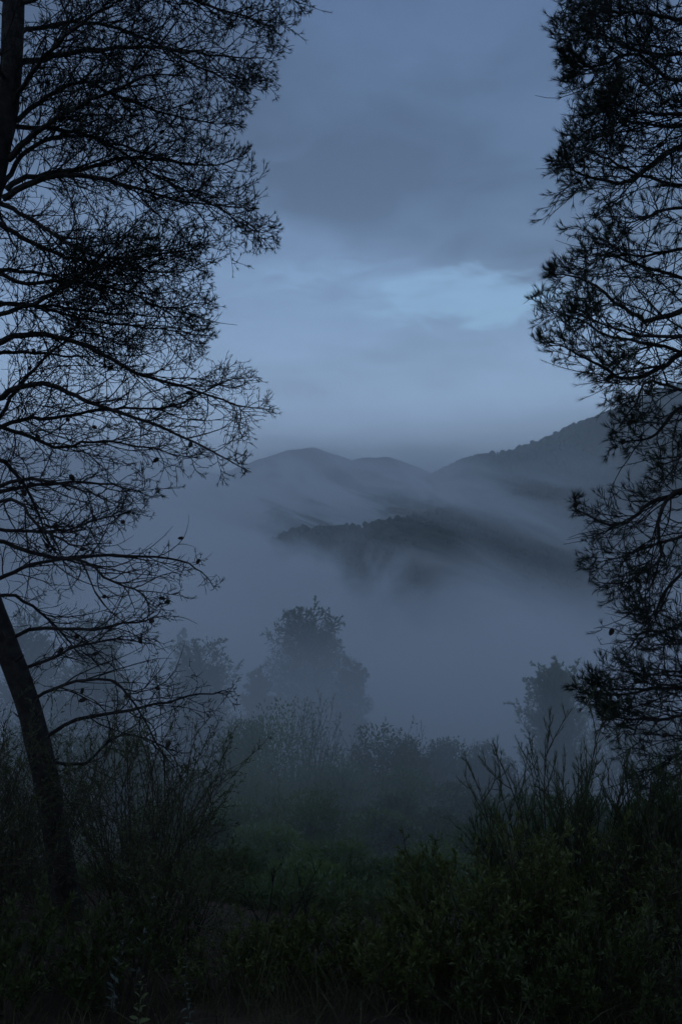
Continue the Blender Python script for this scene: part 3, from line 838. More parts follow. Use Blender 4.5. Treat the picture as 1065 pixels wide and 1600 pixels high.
RL = [
    ([(1284, -140), (1150, -90), (1030, -70), (950, -40), (890, 0)], 0.3, 0.032, {}),
    ([(1286, -40), (1160, 20), (1060, 30), (980, 20), (900, 20)], -0.4, 0.032, {}),
    ([(1286, 20), (1170, 80), (1080, 90), (1000, 85), (940, 60), (905, 50)], 0.6, 0.030, {}),
    ([(1286, 80), (1160, 110), (1050, 130), (990, 90), (930, 110), (876, 90)], 0.0, 0.026, {}),
    ([(1288, 60), (1150, 140), (1065, 170), (1000, 170), (950, 150), (915, 140)], -0.6, 0.028, {}),
    ([(1288, 150), (1170, 190), (1080, 200), (1000, 195), (940, 185)], 0.5, 0.030, {}),
    ([(1288, 140), (1180, 170), (1100, 200), (1050, 235), (1010, 262), (980, 288), (940, 288), (895, 275), (866, 245)], 0.0, 0.038, {}),
    ([(1290, 240), (1170, 270), (1080, 290), (1000, 270), (940, 240), (900, 225)], 0.5, 0.028, {}),
    ([(1290, 260), (1150, 310), (1040, 330), (1000, 345), (960, 350), (935, 320)], -0.4, 0.022, dict(droop=1)),
    ([(1290, 330), (1180, 370), (1080, 390), (1010, 400), (950, 400), (890, 385)], 0.3, 0.030, {}),
    ([(1290, 380), (1170, 430), (1090, 470), (1050, 487), (1010, 497), (975, 480), (935, 445), (895, 430), (855, 428)], 0.0, 0.040, {}),
    ([(1290, 420), (1180, 450), (1090, 440), (1010, 420), (950, 400), (900, 400)], 0.7, 0.028, {}),
    ([(1292, 470), (1170, 510), (1080, 550), (1030, 580), (985, 595), (940, 570), (905, 550), (845, 525)], 0.0, 0.036, {}),
    ([(1292, 440), (1170, 500), (1090, 520), (1010, 530), (950, 520), (900, 500)], -0.6, 0.028, {}),
    ([(1292, 530), (1180, 560), (1090, 560), (1020, 540), (960, 530), (900, 500), (858, 490)], 0.5, 0.026, {}),
    ([(1293, 560), (1160, 590), (1070, 610), (1010, 600), (985, 640), (955, 650)], -0.3, 0.024, dict(droop=1)),
    ([(1294, 590), (1150, 600), (1060, 640), (1020, 680), (985, 690), (958, 690)], 0.3, 0.024, dict(droop=1)),
    ([(1294, 640), (1170, 660), (1080, 700), (1040, 720), (1000, 710)], -0.4, 0.022, dict(droop=1)),
    ([(1296, 720), (1180, 745), (1065, 770), (1035, 775), (1005, 790), (980, 812), (945, 815), (910, 800), (893, 778)], 0.0, 0.032, dict(thin=1)),
    ([(1296, 700), (1150, 740), (1060, 765), (1035, 790), (1028, 830), (1035, 870), (1000, 900), (960, 915), (912, 910)], -0.3, 0.026, dict(droop=1, thin=1)),
    ([(1298, 780), (1180, 790), (1090, 830), (1030, 850), (980, 870), (940, 880)], 0.4, 0.026, dict(droop=1)),
    ([(1298, 800), (1150, 850), (1060, 900), (1020, 960), (995, 975)], -0.4, 0.022, dict(droop=1)),
    ([(1300, 900), (1180, 930), (1090, 960), (1040, 985), (1000, 990), (975, 1020)], 0.3, 0.022, dict(bare=1)),
    ([(1302, 950), (1180, 990), (1080, 1000), (1010, 1010), (970, 1035)], -0.4, 0.026, dict(thin=1)),
    ([(1304, 1000), (1180, 1040), (1090, 1070), (1010, 1080), (940, 1090), (900, 1085)], 0.2, 0.030, {}),
    ([(1306, 1040), (1190, 1080), (1100, 1110), (1030, 1130), (970, 1130), (930, 1120)], -0.3, 0.028, {}),
    ([(1308, 1080), (1190, 1120), (1100, 1150), (1050, 1180), (1010, 1210)], 0.4, 0.028, dict(droop=1)),
    ([(1308, 1090), (1190, 1110), (1120, 1080), (1060, 1050), (1000, 1040)], 0.6, 0.028, {}),
    ([(1308, 1120), (1190, 1160), (1110, 1170), (1030, 1240), (1005, 1270)], -0.2, 0.022, dict(thin=1, droop=1)),
]
for i, (cp, dz, r0, op) in enumerate(RL):
    k = len(cp); dd = RD + dz * np.linspace(0, 1, k) ** 1.2
    pts = P([c[0] for c in cp], [c[1] for c in cp], dd)
    st = dict(RIGHT_STYLE)
    if op.get('droop'): st['trop2'] = (-0.02, 0, -0.06); st['wig'] = 0.17
    if op.get('thin'): st['tuft'] = 0.6; st['per'] = 16
    if op.get('bare'): st['tuft'] = 4.0
    limb(rtree, rorg, pts, r0, st, rngR, dens=1.45 if i < 7 else 1.2 if i > 22 else 0.75, cones=1 if i % 2 == 0 else 0, bare=bool(op.get('bare')), xlim=xlimR, sign=-1)
for i in range(13):
    z = 4.3 - i * 0.40
    base = nearest_on(rpath, z); az_ = [1.2, 5.5, 1.7, 0.2, 4.4, 0.9][i % 6] + rngR.normal(0, 0.25)
    ln = rngR.uniform(1.3, 1.8); dirv = np.array([math.cos(az_), math.sin(az_), 0.0])
    c = [base, base + dirv * ln * 0.35 + [0, 0, -0.05], base + dirv * ln * 0.7 + [0, 0, -0.1], base + dirv * ln + [0, 0, 0.08]]
    st = dict(RIGHT_STYLE); st['lean2'] = (0, 0, 0); st['trop2'] = (0, 0, 0.02); st['trop3'] = (0, 0, 0.06); st['per'] = 12
    limb(rtree, rorg, c, 0.028, st, rngR, dens=0.7 if z > 1.5 else 0.5, xlim=xlimR, sign=-1)
for i in range(9):
    z = 4.4 + i * 0.36
    base = nearest_on(rpath, z); az_ = i * 2.4
    ln = 1.9 - i * 0.17; dirv = np.array([math.cos(az_), math.sin(az_), 0.3])
    st = dict(RIGHT_STYLE); st['lean2'] = (0, 0, 0); st['per'] = 8
    limb(rtree, rorg, [base, base + dirv * ln * 0.5, base + dirv * ln], 0.022, st, rngR, dens=0.35)

# ------------------------------------------------------------------ bushes and trees on the slope, in the mist
def gh(x, y): return float(height(np.array(float(x)), np.array(float(y))))


def plant(name, label, cat, px, top, d, wpx, rng, stems=14, k2=7, k3=4, kl=8, leafL=0.09, leafW=0.018, mat=None, stem_mat=None,
          lean=1.0, trop=0.08, wig=0.12, a2=0.5, low=0.25, needle=False, bare=False, group=None, stem_r=0.012, base_r=0.12, lu=0.0, la=0.7, dx=0.0, hmin=0.25, lobes=0):
    """a many-stemmed shrub: stems > twigs, with leaves along the shoots"""
    c = P(px, top, d); x, y = float(c[0]), float(c[1]); zb = gh(x, y)
    H = max(hmin, float(c[2]) - zb); W = wpx / F_PX * d
    org = np.array([x, y, zb - 0.03])
    root = empty(name, org, label, cat, group)
    n = stems
    a = rng.random(n) * 6.28; rr = np.sqrt(rng.random(n)) * W * base_r
    st = np.stack([x + np.cos(a) * rr, y + np.sin(a) * rr, np.full(n, zb - 0.05)], -1)
    out = np.sqrt(rng.random(n)) * lean
    tgt = np.stack([np.cos(a) * out * W * 0.5 + dx * H, np.sin(a) * out * W * 0.5, H * (1.0 - 0.35 * out ** 2) * rng.uniform(0.72, 1.02, n)], -1)
    ln = np.linalg.norm(tgt, axis=1) * 1.04; d0 = unit(tgt * [1.15, 1.15, 1.0])
    s1 = grow(st, d0, ln, 10, wig * 0.6, (0, 0, trop * 0.5), 0.7, rng)
    g = Geo(); tubes(g, s1, (stem_r * rng.uniform(0.6, 1.1, (n, 1))) * np.linspace(1, 0.25, 11)[None], 4)
    p, dd, t, par = branch(s1, k2, low, 1.0, a2, 0.18, 0, rng, alt=True)
    l2 = ln[par] * (0.12 + 0.38 * (1.1 - t)) * rng.uniform(0.6, 1.2, len(t))
    s2 = grow(p, dd, l2, 6, wig, (0, 0, trop), 0.6, rng)
    tw = Geo(); tubes(tw, s2[:, ::2] if d > 10 else s2, stem_r * 0.42 * np.linspace(1, 0.4, 4 if d > 10 else 7)[None] * np.ones((len(s2), 1)), 3)
    allS = [s1[:, 4:], s2]
    if k3:
        p, dd, t, par = branch(s2, k3, 0.15, 1.0, a2 * 1.1, 0.2, 0, rng, alt=True)
        l3 = l2[par] * (0.2 + 0.35 * (1.1 - t)) * rng.uniform(0.6, 1.2, len(t))
        s3 = grow(p, dd, l3, 4, wig * 1.2, (0, 0, trop), 0.6, rng)
        if d < 10: tubes(tw, s3, stem_r * 0.25 * np.linspace(1, 0.5, 5)[None] * np.ones((len(s3), 1)), 3)
        allS.append(s3)
    so = g.build('stems', stem_mat or M_STEM, None, False, loc=org); so.parent = root; so.location = (0, 0, 0)
    to = tw.build('twigs', stem_mat or M_STEM, None, False, loc=org); to.parent = root; to.location = (0, 0, 0); to['kind'] = 'stuff'
    if not bare:
        lf = Geo()
        for i, s in enumerate(allS):
            if not len(s): continue
            K = max(3, int(kl * (1.0, 1.0, 0.7)[i]))
            t = rng.random((len(s), K)) if i else 0.4 + 0.6 * rng.random((len(s), K))
            pp, TT = at(s, t); pp = pp.reshape(-1, 3); TT = TT.reshape(-1, 3)
            u, v = perp(TT); ph = rng.random((len(pp), 1)) * 6.28
            dr = unit(TT + (u * np.cos(ph) + v * np.sin(ph)) * rng.uniform(0.5, 1.3, (len(pp), 1)) * la + np.array([0, 0, lu]))
            L = leafL * rng.uniform(0.6, 1.2, len(pp))
            if d > 10: needles(lf, pp, dr, L * 1.1, leafW * 0.9, rng)
            elif needle: needles(lf, pp, dr, L, leafW, rng)
            else: leaves(lf, pp, dr, L, leafW * rng.uniform(0.7, 1.2, len(pp)), 0.25, rng)
        if lobes:
            # the leafy body: leaves packed in the outer shell of several uneven lobes
            m = lobes; nl_ = 9
            la_ = rng.random(nl_) * 6.28; lr = np.sqrt(rng.random(nl_)) * W * 0.36
            lz = rng.uniform(0.18, 0.74, nl_) * H; lz[0] = 0.74 * H; lr[0] *= 0.4
            cr_ = np.stack([x + np.cos(la_) * lr, y + np.sin(la_) * lr, zb + lz], -1)
            rad_ = np.stack([W * rng.uniform(0.18, 0.33, nl_)] * 2 + [H * rng.uniform(0.16, 0.27, nl_)], -1)
            rad_[:, 1] = rad_[:, 0]
            k = rng.integers(0, nl_, m); dv = unit(rng.normal(0, 1, (m, 3)))
            q = rng.random((m, 1)) ** 0.35 * (1 + 0.75 * fbm(dv[:, 0] * 3 + k * 7.1, dv[:, 2] * 3 + dv[:, 1] * 2, 4, 5)[:, None])
            pp = cr_[k] + dv * rad_[k] * q
            needles(lf, pp, unit(dv * 0.8 + rng.normal(0, 0.55, (m, 3)) + [0, 0, 0.6]), leafL * rng.uniform(0.9, 2.2, m), leafW * 2.2, rng)
        lo = lf.build('foliage', mat, None, False, loc=org); lo.parent = root; lo.location = (0, 0, 0); lo['kind'] = 'stuff'
    return root


def tree(label, px, top, d, wpx, rng, shape, up=0.6, n=60, k2=6, k3=3, kl=12, leafL=0.22, leafW=0.05, mat=None, base=0.12, name='tree', cat='tree', group=None, trop=0.03, tr=0.16, lean=0.0, droop=0.0, skip=0.0, lobes=0, reach=1.0):
    c = P(px, top, d); x, y = float(c[0]), float(c[1]); zb = gh(x, y); H = float(c[2]) - zb; W = wpx / F_PX * d * 0.5
    org = np.array([x, y, zb - 0.1]); root = empty(name, org, label, cat, group)
    tp = smooth_poly([org + [0, 0, -0.2], org + [lean * 0.3 + rng.normal(0, .08), 0, H * 0.35], org + [lean * 0.7 + rng.normal(0, .08), 0, H * 0.7], org + [lean, 0, H * 0.99]], 16)
    g = Geo(); tubes(g, tp[None], (tr * np.linspace(1, 0.08, 16))[None], 8)
    o = g.build('trunk', M_BARK, None, True, loc=org); o.parent = root; o.location = (0, 0, 0)
    t = base + (0.985 - base) * (np.arange(n) + rng.random(n)) / n
    if skip: t = t[fbm(t * 9.0, t * 0 + px, 2, 77) > -skip]; 
    m = len(t)
    p, _ = at(tp[None], t[None]); p = p[0]
    a = np.arange(m) * 2.4 + rng.normal(0, 0.5, m)
    upv = up * rng.uniform(0.7, 1.3, m) + t * 0.3
    dd = unit(np.stack([np.cos(a), np.sin(a), upv], -1))
    ln = np.array([shape(q) for q in t]) * W * reach * np.sqrt(1 + upv ** 2) * rng.uniform(0.65, 1.15, m)
    s1 = grow(p, dd, ln, 7, 0.08, (0, 0, trop), 0.7, rng)
    bg_ = Geo(); tubes(bg_, s1, (tr * 0.22 + 0 * ln)[:, None] * np.linspace(1, 0.2, 8)[None], 4)
    p, d2, t2, par = branch(s1, k2, 0.2, 1.0, 0.6, 0.2, 0.1, rng, alt=True)
    l2 = (0.15 + ln[par] * 0.38 * (1.15 - t2)) * rng.uniform(0.6, 1.2, len(t2))
    s2 = grow(p, d2, l2, 5, 0.14, (0, 0, trop - droop), 0.6, rng)
    tubes(bg_, s2[:, ::2], np.full((len(s2), 3), tr * 0.05), 3)
    p, d3, t3, par = branch(s2, k3, 0.2, 1.0, 0.6, 0.2, 0, rng, alt=True)
    l3 = (0.1 + l2[par] * 0.45) * rng.uniform(0.6, 1.2, len(t3))
    s3 = grow(p, d3, l3, 4, 0.15, (0, 0, trop), 0.6, rng)
    b = bg_.build('limbs', M_BARK, None, False, loc=org); b.parent = root; b.location = (0, 0, 0); b['kind'] = 'stuff'
    lf = Geo()
    for s, k in ((s1, kl * 2), (s2, kl), (s3, kl)):
        pp, TT = at(s, 0.2 + 0.8 * rng.random((len(s), k))); pp = pp.reshape(-1, 3); TT = TT.reshape(-1, 3)
        u, v = perp(TT); ph = rng.random((len(pp), 1)) * 6.28
        dr = unit(TT + (u * np.cos(ph) + v * np.sin(ph)) * rng.uniform(0.4, 1.1, (len(pp), 1)))
        needles(lf, pp, dr, leafL * rng.uniform(0.7, 1.4, len(pp)), leafW, rng)
    if lobes:
        nl_ = 13; tt_ = np.linspace(base + 0.08, 0.86, nl_); la_ = np.arange(nl_) * 2.4 + rng.normal(0, 0.4, nl_)
        sh = np.array([shape(q) for q in tt_]); lr = sh * W * rng.uniform(0.35, 0.62, nl_); lr[-1] = 0
        cc = np.stack([org[0] + lean * tt_ + np.cos(la_) * lr, org[1] + np.sin(la_) * lr, org[2] + H * tt_], -1)
        rd = sh * W * rng.uniform(0.42, 0.62, nl_)
        k = rng.integers(0, nl_, lobes); dv = unit(rng.normal(0, 1, (lobes, 3)))
        q = rng.random((lobes, 1)) ** 0.35 * (1 + 0.5 * fbm(dv[:, 0] * 3 + k * 7.1, dv[:, 2] * 3 + dv[:, 1] * 2, 4, 5)[:, None])
        needles(lf, cc[k] + dv * rd[k][:, None] * q * [1, 1, 0.85], unit(dv + rng.normal(0, 0.6, (lobes, 3)) + [0, 0, 0.3]), leafL * rng.uniform(0.8, 1.8, lobes), leafW * 1.8, rng)
    c_ = lf.build('crown', mat, None, False, loc=org); c_.parent = root; c_.location = (0, 0, 0); c_['kind'] = 'stuff'
    return root


rngM = np.random.default_rng(21)
G_TREE = 'trees standing in the mist on the slope'
round_ = lambda t: max(0.12, math.sin(math.pi * min(1, t * 0.74 + 0.20)) ** 0.55)
cone_ = lambda t: max(0.06, (1.04 - t) ** 0.75)
flame_ = lambda t: max(0.05, min(1.0, 0.55 + t * 2.2) * max(0.0, 1.02 - t) ** 0.62 * 1.12)
tree('broad dark pine fading in thick mist, largest of the misty trees', 475, 966, 92, 200, rngM, round_, up=0.55, n=130, k2=7, kl=18, leafL=0.18, leafW=0.035, mat=M_MIDDK, base=0.04, group=G_TREE, skip=0.0, tr=0.2, lobes=30000, trop=-0.02, reach=0.72)
tree('misty dark tree beside the broad pine, its lower right neighbour', 548, 1035, 84, 66, rngM, round_, up=0.4, lobes=7000, n=50, kl=12, leafL=0.24, leafW=0.035, mat=M_MIDDK, base=0.15, group=G_TREE)
tree('small misty tree tucked against the left of the broad pine', 402, 1045, 82, 56, rngM, round_, up=0.4, lobes=6000, n=40, kl=12, leafL=0.24, leafW=0.035, mat=M_MIDDK, base=0.1, group=G_TREE)
tree('round dark green tree behind the long bare pine branch', 312, 1022, 68, 128, rngM, round_, up=0.6, lobes=12000, n=70, k2=7, kl=12, leafL=0.18, leafW=0.028, mat=M_MIDDK, base=0.08, group=G_TREE)
tree('faint slim tree almost lost in mist above the round dark tree', 286, 980, 100, 62, rngM, cone_, up=0.5, lobes=4000, n=50, kl=10, leafL=0.24, leafW=0.04, mat=M_MIDDK, group=G_TREE)
tree('wide misty tree behind the leaning pine trunk and bare limbs', 150, 985, 62, 130, rngM, round_, up=0.5, lobes=10000, n=60, kl=10, leafL=0.22, leafW=0.035, mat=M_MIDDK, group=G_TREE, base=0.1)
tree('misty tree at the far left edge behind the pine trunk', 50, 975, 70, 120, rngM, round_, up=0.5, lobes=10000, n=60, kl=10, leafL=0.22, leafW=0.035, mat=M_MIDDK, group=G_TREE, base=0.1)
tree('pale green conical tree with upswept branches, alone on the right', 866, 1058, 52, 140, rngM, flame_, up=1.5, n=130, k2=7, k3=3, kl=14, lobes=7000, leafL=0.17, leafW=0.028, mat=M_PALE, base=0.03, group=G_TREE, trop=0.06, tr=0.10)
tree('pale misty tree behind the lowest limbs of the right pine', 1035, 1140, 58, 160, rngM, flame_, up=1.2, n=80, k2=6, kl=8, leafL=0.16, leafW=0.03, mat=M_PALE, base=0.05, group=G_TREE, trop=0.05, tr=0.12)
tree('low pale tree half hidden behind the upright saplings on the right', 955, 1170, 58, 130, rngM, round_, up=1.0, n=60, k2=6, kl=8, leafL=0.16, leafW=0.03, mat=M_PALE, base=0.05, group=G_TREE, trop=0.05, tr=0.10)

G_BUSH = 'misty bushes on the slope below the viewpoint'
MB = [  # label, px, top, d, width px, material, upright?
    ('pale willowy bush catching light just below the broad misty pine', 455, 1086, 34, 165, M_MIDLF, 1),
    ('dark bushy shrub on the skyline right of the willowy bush', 585, 1118, 38, 110, M_MIDDK, 0),
    ('small knobbly shrub on the skyline, right of the dark bushy one', 632, 1132, 40, 60, M_MIDDK, 1),
    ('dim rounded bush low on the misty skyline', 690, 1142, 48, 90, M_MIDDK, 0),
    ('thin upright bush on the skyline left of the conical tree', 742, 1158, 50, 60, M_MIDDK, 1),
    ('last dim bush of the skyline, touching the conical tree', 795, 1180, 50, 80, M_MIDDK, 0),
    ('grey green bush behind the bare tip of the lowest pine limb', 385, 1120, 40, 110, M_MIDDK, 0),
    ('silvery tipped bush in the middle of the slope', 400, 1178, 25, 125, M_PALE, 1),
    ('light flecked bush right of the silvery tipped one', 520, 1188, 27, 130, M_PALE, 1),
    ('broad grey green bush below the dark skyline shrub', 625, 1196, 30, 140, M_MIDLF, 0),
    ('dark bush filling the hollow under the dim skyline bushes', 720, 1222, 30, 130, M_MIDDK, 0),
    ('feathery bright green bush, the greenest on the slope', 470, 1235, 19, 150, M_MIDLF, 1),
    ('dull green bush left of the feathery bright one', 365, 1248, 20, 120, M_MIDLF, 0),
    ('dark shrub mass behind the hanging twigs of the left pine', 290, 1195, 27, 130, M_MIDDK, 0),
    ('shadowy bush between the left shrubs and the slope', 250, 1262, 18, 120, M_MIDDK, 0),
    ('low bush on the edge of the bare reddish patch', 590, 1268, 21, 110, M_MIDLF, 0),
    ('sprawling dim bush above the leafy foreground shrub', 690, 1278, 22, 130, M_MIDDK, 0),
    ('dim bush in front of the conical tree foot', 800, 1245, 24, 130, M_MIDDK, 0),
    ('tall thin stalked bush below the feathery bright one', 520, 1322, 13, 120, M_MIDLF, 1),
    ('dark low bush behind the dead bare shrub', 400, 1340, 13, 140, M_MIDDK, 0),
    ('low dull bush left of the dead bare shrub', 300, 1330, 12, 120, M_MIDDK, 0),
    ('dark low bush under the bare reddish patch', 625, 1368, 12, 110, M_MIDDK, 0),
    ('dark bush behind the right hand saplings', 900, 1235, 19, 150, M_MIDDK, 0),
    ('dark bush at the right edge behind the saplings', 1040, 1235, 18, 150, M_MIDDK, 0),
    ('rounded green bush half way down, left of the feathery one', 415, 1290, 16, 110, M_MIDLF, 0),
    ('rounded dull bush under the grey green one, mid slope', 600, 1236, 25, 110, M_MIDDK, 0),
    ('yellow green bush at the foot of the feathery bright one', 455, 1352, 12.5, 100, M_MIDLF, 0),
    ('dim bush above the whorled shoots, right of the reddish patch', 740, 1300, 17, 130, M_MIDDK, 0),
    ('low green bush between the reddish patch and the leafy shrub', 680, 1335, 15, 110, M_MIDLF, 0),
    ('dull rounded bush below the hanging twigs of the left pine', 330, 1282, 17, 100, M_MIDDK, 0),
    ('wispy upright bush seen through the dead bare shrub twigs', 440, 1300, 14, 90, M_MIDLF, 1),
    ('ragged low bush between the feathery bright bush and the reddish patch', 545, 1352, 11.5, 90, M_MIDDK, 1),
    ('ragged olive bush low down, right of the twiggy left shrub', 350, 1372, 10.5, 110, M_MIDDK, 1),
    ('tufty bush on the lower slope below the grey green bush', 500, 1382, 10.0, 90, M_MIDLF, 0),
    ('scrubby bush just above the low shrub beside the whorled shoots', 665, 1385, 10.0, 90, M_MIDDK, 1),
    ('dim bush far left, seen under the leaning trunk', 120, 1140, 34, 150, M_MIDDK, 0),
    ('dim bush at the left edge under the misty tree', 20, 1130, 36, 140, M_MIDDK, 0),
    ('dusky bush between the leaning trunk and the slope', 200, 1165, 30, 130, M_MIDDK, 0),
]
for lab, px, top, d, wp, mt, upr in MB:
    wp *= 1.22
    sc = max(0.35, d / 34.0)
    if upr: plant('bush', lab, 'bush', px, top, d, wp, rngM, stems=30, k2=7, k3=3, kl=8, leafL=0.085 * sc + 0.02, leafW=0.012 * sc + 0.002, mat=mt, lean=0.9, trop=0.14, wig=0.10, a2=0.45, stem_r=0.022 * sc, lu=0.35, group=G_BUSH, low=0.1, hmin=1.2 * sc, lobes=7000)
    else: plant('bush', lab, 'bush', px, top, d, wp, rngM, stems=22, k2=7, k3=3, kl=8, leafL=0.075 * sc + 0.02, leafW=0.018 * sc + 0.003, mat=mt, lean=1.1, trop=0.04, wig=0.16, a2=0.7, stem_r=0.022 * sc, group=G_BUSH, low=0.05, hmin=1.2 * sc, lobes=7000)


def scatter_undergrowth():
    """ground cover all over the slope: low tufts nobody could count"""
    g = Geo(); n = 5500
    r = 8.5 + 95 * rngM.random(n) ** 1.9; az_ = rngM.uniform(-27, 27, n) * math.pi / 180
    x = r * np.sin(az_); y = r * np.cos(az_); z = height(x, y)
    k = 14; s = (0.10 + r * 0.014) * rngM.uniform(0.5, 1.3, n)
    bp = np.stack([x, y, z], -1)[:, None] + rngM.normal(0, 0.42, (n, k, 3)) * s[:, None, None] * [1, 1, 0.1]
    a = rngM.random((n, k)) * 6.28; o = rngM.random((n, k)) * 1.1
    dd = np.stack([np.cos(a) * o, np.sin(a) * o, np.full((n, k), 0.8)], -1)
    L = s[:, None] * rngM.uniform(0.5, 1.4, (n, k))
    mid = bp + dd * L[..., None] * 0.5
    for q in range(2):
        pp = bp + unit(dd) * L[..., None] * (q * 0.45)
        d3 = unit(dd + rngM.normal(0, 0.55, dd.shape))
        needles(g, pp.reshape(-1, 3), d3.reshape(-1, 3), (L * 0.45).ravel(), (L * 0.055).reshape(-1, 1), rngM)
    o = g.build('undergrowth', M_MIDDK); o['kind'] = 'stuff'; o['label'] = 'dark low scrub covering the misty slope'; o['category'] = 'undergrowth'


scatter_undergrowth()

# ------------------------------------------------------------------ foreground: grass, shrubs, saplings, stalks
rngF = np.random.default_rng(33)


def scatter_grass():
    g = Geo(); n = 26000
    r = 2.6 + 8.5 * rngF.random(n) ** 1.15; az_ = rngF.uniform(-32, 32, n) * math.pi / 180
    x = r * np.sin(az_); y = r * np.cos(az_); z = height(x, y)
    cl = fbm(x * 1.6, y * 1.6, 3, 91)
    keep = cl > -0.22 + 0.3 * rngF.random(n); x, y, z, r, cl = x[keep], y[keep], z[keep], r[keep], cl[keep]; n = len(x)
    L = np.minimum(rngF.gamma(4.0, 0.045, n), 0.34) * (1 + 1.2 * np.clip(cl, 0, 1)) + 0.05
    a = rngF.random(n) * 6.28; o = rngF.uniform(0.1, 0.7, n)
    d = np.stack([np.cos(a) * o, np.sin(a) * o, np.ones(n)], -1)
    s = grow(np.stack([x, y, z - 0.02], -1), d, L, 3, 0.16, (0, 0, -0.10), 0.8, rngF)
    side = unit(np.cross(d, rngF.normal(0, 1, (n, 3)))) * (0.0022 + 0.0016 * rngF.random(n))[:, None]
    w4 = np.array([1.0, 0.85, 0.55, 0.06])
    V = np.stack([s + side[:, None] * w4[None, :, None], s - side[:, None] * w4[None, :, None]], 2).reshape(-1, 3)
    b = (np.arange(n) * 8)[:, None]
    q = np.concatenate([b + [0, 1, 3, 2], b + [2, 3, 5, 4], b + [4, 5, 7, 6]], 0)
    g.add(V, q)
    o = g.build('grass', M_GRASS); o['kind'] = 'stuff'; o['label'] = 'dark rough grass and weeds at the viewer feet'; o['category'] = 'grass'


scatter_grass()

G_SH = 'leafy shrubs at the edge of the viewpoint'
FS = [  # label, px, top, d, width px, stems, material, style
    ('dense dark shrub behind the leaning pine trunk', 60, 1095, 7.3, 240, 34, M_LEAFDK, 'fine'),
    ('feathery shrub with tall thin sprays right of the leaning trunk', 215, 1030, 5.8, 240, 38, M_LEAFDK, 'fine'),
    ('dark shrub at the far left edge beside the trunk', -20, 1080, 5.4, 190, 30, M_LEAFDK, 'fine'),
    ('twiggy shrub between the leaning trunk and the dead bare shrub', 270, 1250, 5.0, 170, 18, M_LEAFDK, 'fine'),
    ('low leafy shrub at the foot of the leaning trunk', 20, 1400, 4.3, 220, 20, M_LEAFDK, 'leafy'),
    ('low shrub behind the silvery stalks', 190, 1400, 4.4, 190, 20, M_LEAFDK, 'leafy'),
    ('low dark shrub under the dead bare shrub', 360, 1440, 4.6, 180, 20, M_LEAF, 'fine'),
    ('low olive shrub at bottom centre', 480, 1430, 4.8, 150, 20, M_LEAF, 'leafy'),
    ('olive shrub right of bottom centre with thin upright shoots', 575, 1405, 4.9, 150, 22, M_LEAF, 'fine'),
    ('leafy shrub with spiky whorled shoots leaning left over the slope', 715, 1300, 4.4, 190, 20, M_LEAF, 'leafy'),
    ('tallest whorled shoots of the leafy shrubs, left of the saplings', 800, 1258, 4.5, 120, 14, M_LEAF, 'leafy'),
    ('bushy olive shrub in front of the saplings', 870, 1290, 4.7, 190, 26, M_LEAF, 'leafy'),
    ('olive shrub with fine twigs right of the saplings', 985, 1262, 4.9, 180, 24, M_LEAF, 'fine'),
    ('shrub cut by the right edge, lowest of its row', 1065, 1230, 4.8, 170, 24, M_LEAFDK, 'fine'),
    ('low shrub under the spiky whorled shoots', 655, 1410, 4.3, 160, 20, M_LEAF, 'leafy'),
    ('dark low shrub under the bushy olive one', 780, 1430, 4.0, 210, 20, M_LEAFDK, 'leafy'),
    ('dark low shrub at the bottom right', 920, 1420, 4.0, 220, 20, M_LEAFDK, 'leafy'),
    ('dark low shrub in the bottom right corner', 1050, 1400, 4.0, 180, 20, M_LEAFDK, 'fine'),
]
for lab, px, top, d, wp, ns, mt, sty in FS:
    if sty == 'fine': plant('shrub', lab, 'shrub', px, top, d, wp, rngF, stems=ns, k2=8, k3=4, kl=7, leafL=0.036, leafW=0.0042, mat=mt, lean=1.0, trop=0.05, wig=0.12, a2=0.6, stem_r=0.0075, group=G_SH, low=0.15)
    else: plant('shrub', lab, 'shrub', px, top, d, wp, rngF, stems=ns, k2=7, k3=3, kl=12, leafL=0.036, leafW=0.0050, mat=mt, lean=1.05, trop=0.12, wig=0.12, a2=0.55, stem_r=0.008, group=G_SH, low=0.25, lu=0.15)

G_SAP = 'upright young saplings on the right'
for lab, px, top, d, wp, ns, dx in [
    ('needled sapling with one tall spire under the conical tree', 868, 1140, 5.3, 130, 8, 0.0),
    ('middle sapling of the right group, with several upright shoots', 925, 1165, 5.5, 130, 9, 0.0),
    ('bushy sapling beneath the lowest limb of the right pine', 990, 1150, 5.4, 140, 9, 0.0),
    ('sapling arching left out over the misty slope', 838, 1195, 5.2, 110, 7, -0.12),
    ('sapling at the right edge under the drooping pine twigs', 1055, 1185, 5.3, 120, 9, 0.0),
]:
    plant('sapling', lab, 'sapling', px, top, d, wp, rngF, stems=ns + 4, k2=10, k3=4, kl=34, leafL=0.046, leafW=0.0011, mat=M_SAPL, lean=0.9, trop=0.10, wig=0.07, a2=0.45, stem_r=0.010, group=G_SAP, needle=True, lu=0.25, la=0.55, dx=dx, low=0.2)

plant('dead_shrub', 'dead leafless shrub with forked black twigs at the slope edge', 'dead shrub', 425, 1318, 6.0, 150, rngF, stems=7, k2=6, k3=4, bare=True, stem_mat=M_TWIG, wig=0.2, a2=0.7, trop=0.02, stem_r=0.009, low=0.3)
plant('dead_shrub', 'small bare twiggy shrub among the olive shrubs at bottom centre', 'dead shrub', 580, 1378, 5.2, 70, rngF, stems=4, k2=4, k3=2, bare=True, stem_mat=M_TWIG, wig=0.14, a2=0.5, trop=0.05, stem_r=0.006, low=0.3)
plant('dead_shrub', 'thin bare stems standing before the bare reddish patch', 'dead shrub', 640, 1345, 5.6, 60, rngF, stems=4, k2=4, k3=2, bare=True, stem_mat=M_TWIG, wig=0.14, a2=0.5, trop=0.05, stem_r=0.006, low=0.3)


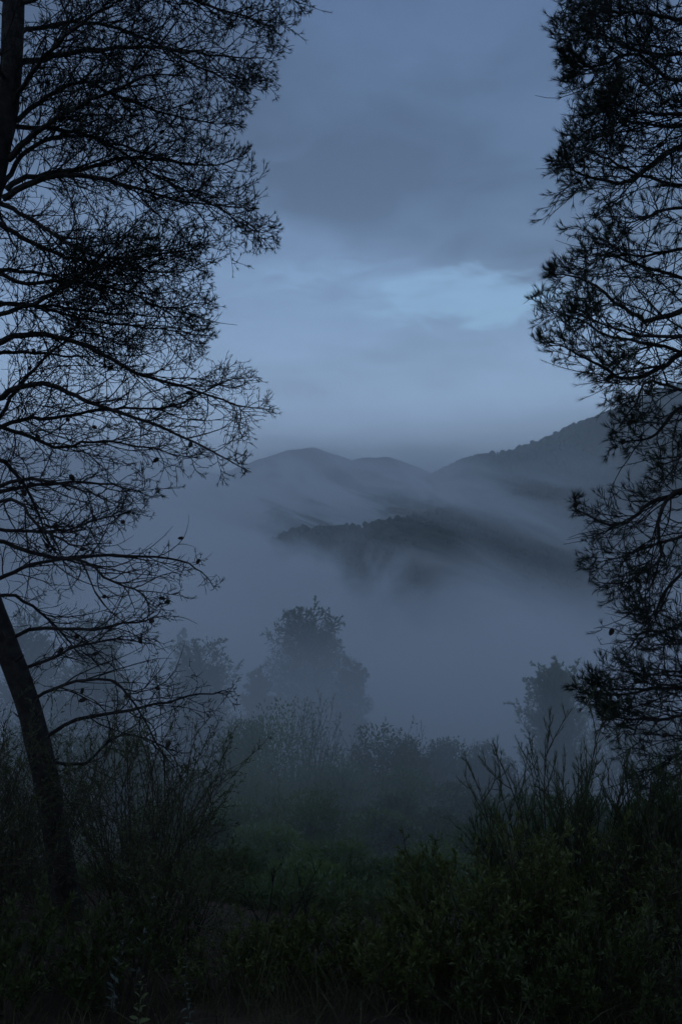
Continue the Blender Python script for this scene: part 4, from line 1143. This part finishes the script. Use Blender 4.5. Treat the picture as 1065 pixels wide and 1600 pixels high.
def stalk(label, px, top, d, rng, big=0.05, mat=M_SILV, lean=0.1):
    """a single herb stalk with alternate leaves"""
    c = P(px, top, d); x, y = float(c[0]), float(c[1]); zb = gh(x - lean, y); org = np.array([x - lean, y, zb])
    root = empty('herb_stalk', org, label, 'herb', 'silvery herb stalks at the bottom left')
    path = smooth_poly([org + [0, 0, -0.03], org * 0.5 + c * 0.5 + rng.normal(0, 0.02, 3), c], 16)
    g = Geo(); tubes(g, path[None], np.linspace(0.0042, 0.0015, 16)[None], 5)
    o = g.build('stem', M_STEM, None, True, loc=org); o.parent = root; o.location = (0, 0, 0)
    n = int(26)
    first = None
    for i in range(n):
        t = 0.25 + 0.75 * i / n
        p, T = at(path[None], np.array([[t]])); p = p[0, 0]; T = T[0, 0]
        if first is None:
            # leaf blade: two halves folded along the midrib
            V = np.array([(0, 0, 0), (0.35, 0.17, 0.05), (0.7, 0.13, 0.0), (1.0, 0, -0.12), (0.7, -0.13, 0.0), (0.35, -0.17, 0.05), (0.35, 0, 0.0), (0.7, 0, -0.05)])
            Q = np.array([(0, 6, 1, 1), (0, 5, 6, 6)])
            g = Geo(); g.add(V, np.array([(6, 7, 2, 1), (5, 4, 7, 6)]), np.array([(0, 6, 1), (0, 5, 6), (7, 3, 2), (4, 3, 7)]))
            lo = g.build('leaf', mat, None, True); first = lo.data
        else:
            lo = bpy.data.objects.new('leaf', first); COL.objects.link(lo)
        lo.parent = root; lo.location = tuple(float(q) for q in (p - org))
        s = big * (1.25 - t * 0.8) * rng.uniform(0.7, 1.25)
        lo.scale = (s, s, s); lo.rotation_euler = (rng.normal(0, 0.4), rng.uniform(-1.0, 0.1), i * 2.4 + rng.normal(0, 0.4))
    return root


stalk('silvery stalk with broad pale leaves, left of the pair at bottom left', 205, 1435, 3.9, rngF, 0.050)
stalk('silvery stalk leaning right, tallest of the herbs at bottom left', 245, 1395, 4.3, rngF, 0.045, lean=0.16)
stalk('small silvery stalk right of the pair at bottom left', 292, 1480, 3.8, rngF, 0.038, lean=-0.05)
stalk('short leafy green stalk lowest at bottom left', 222, 1520, 3.7, rngF, 0.060, mat=M_LEAF, lean=0.03)
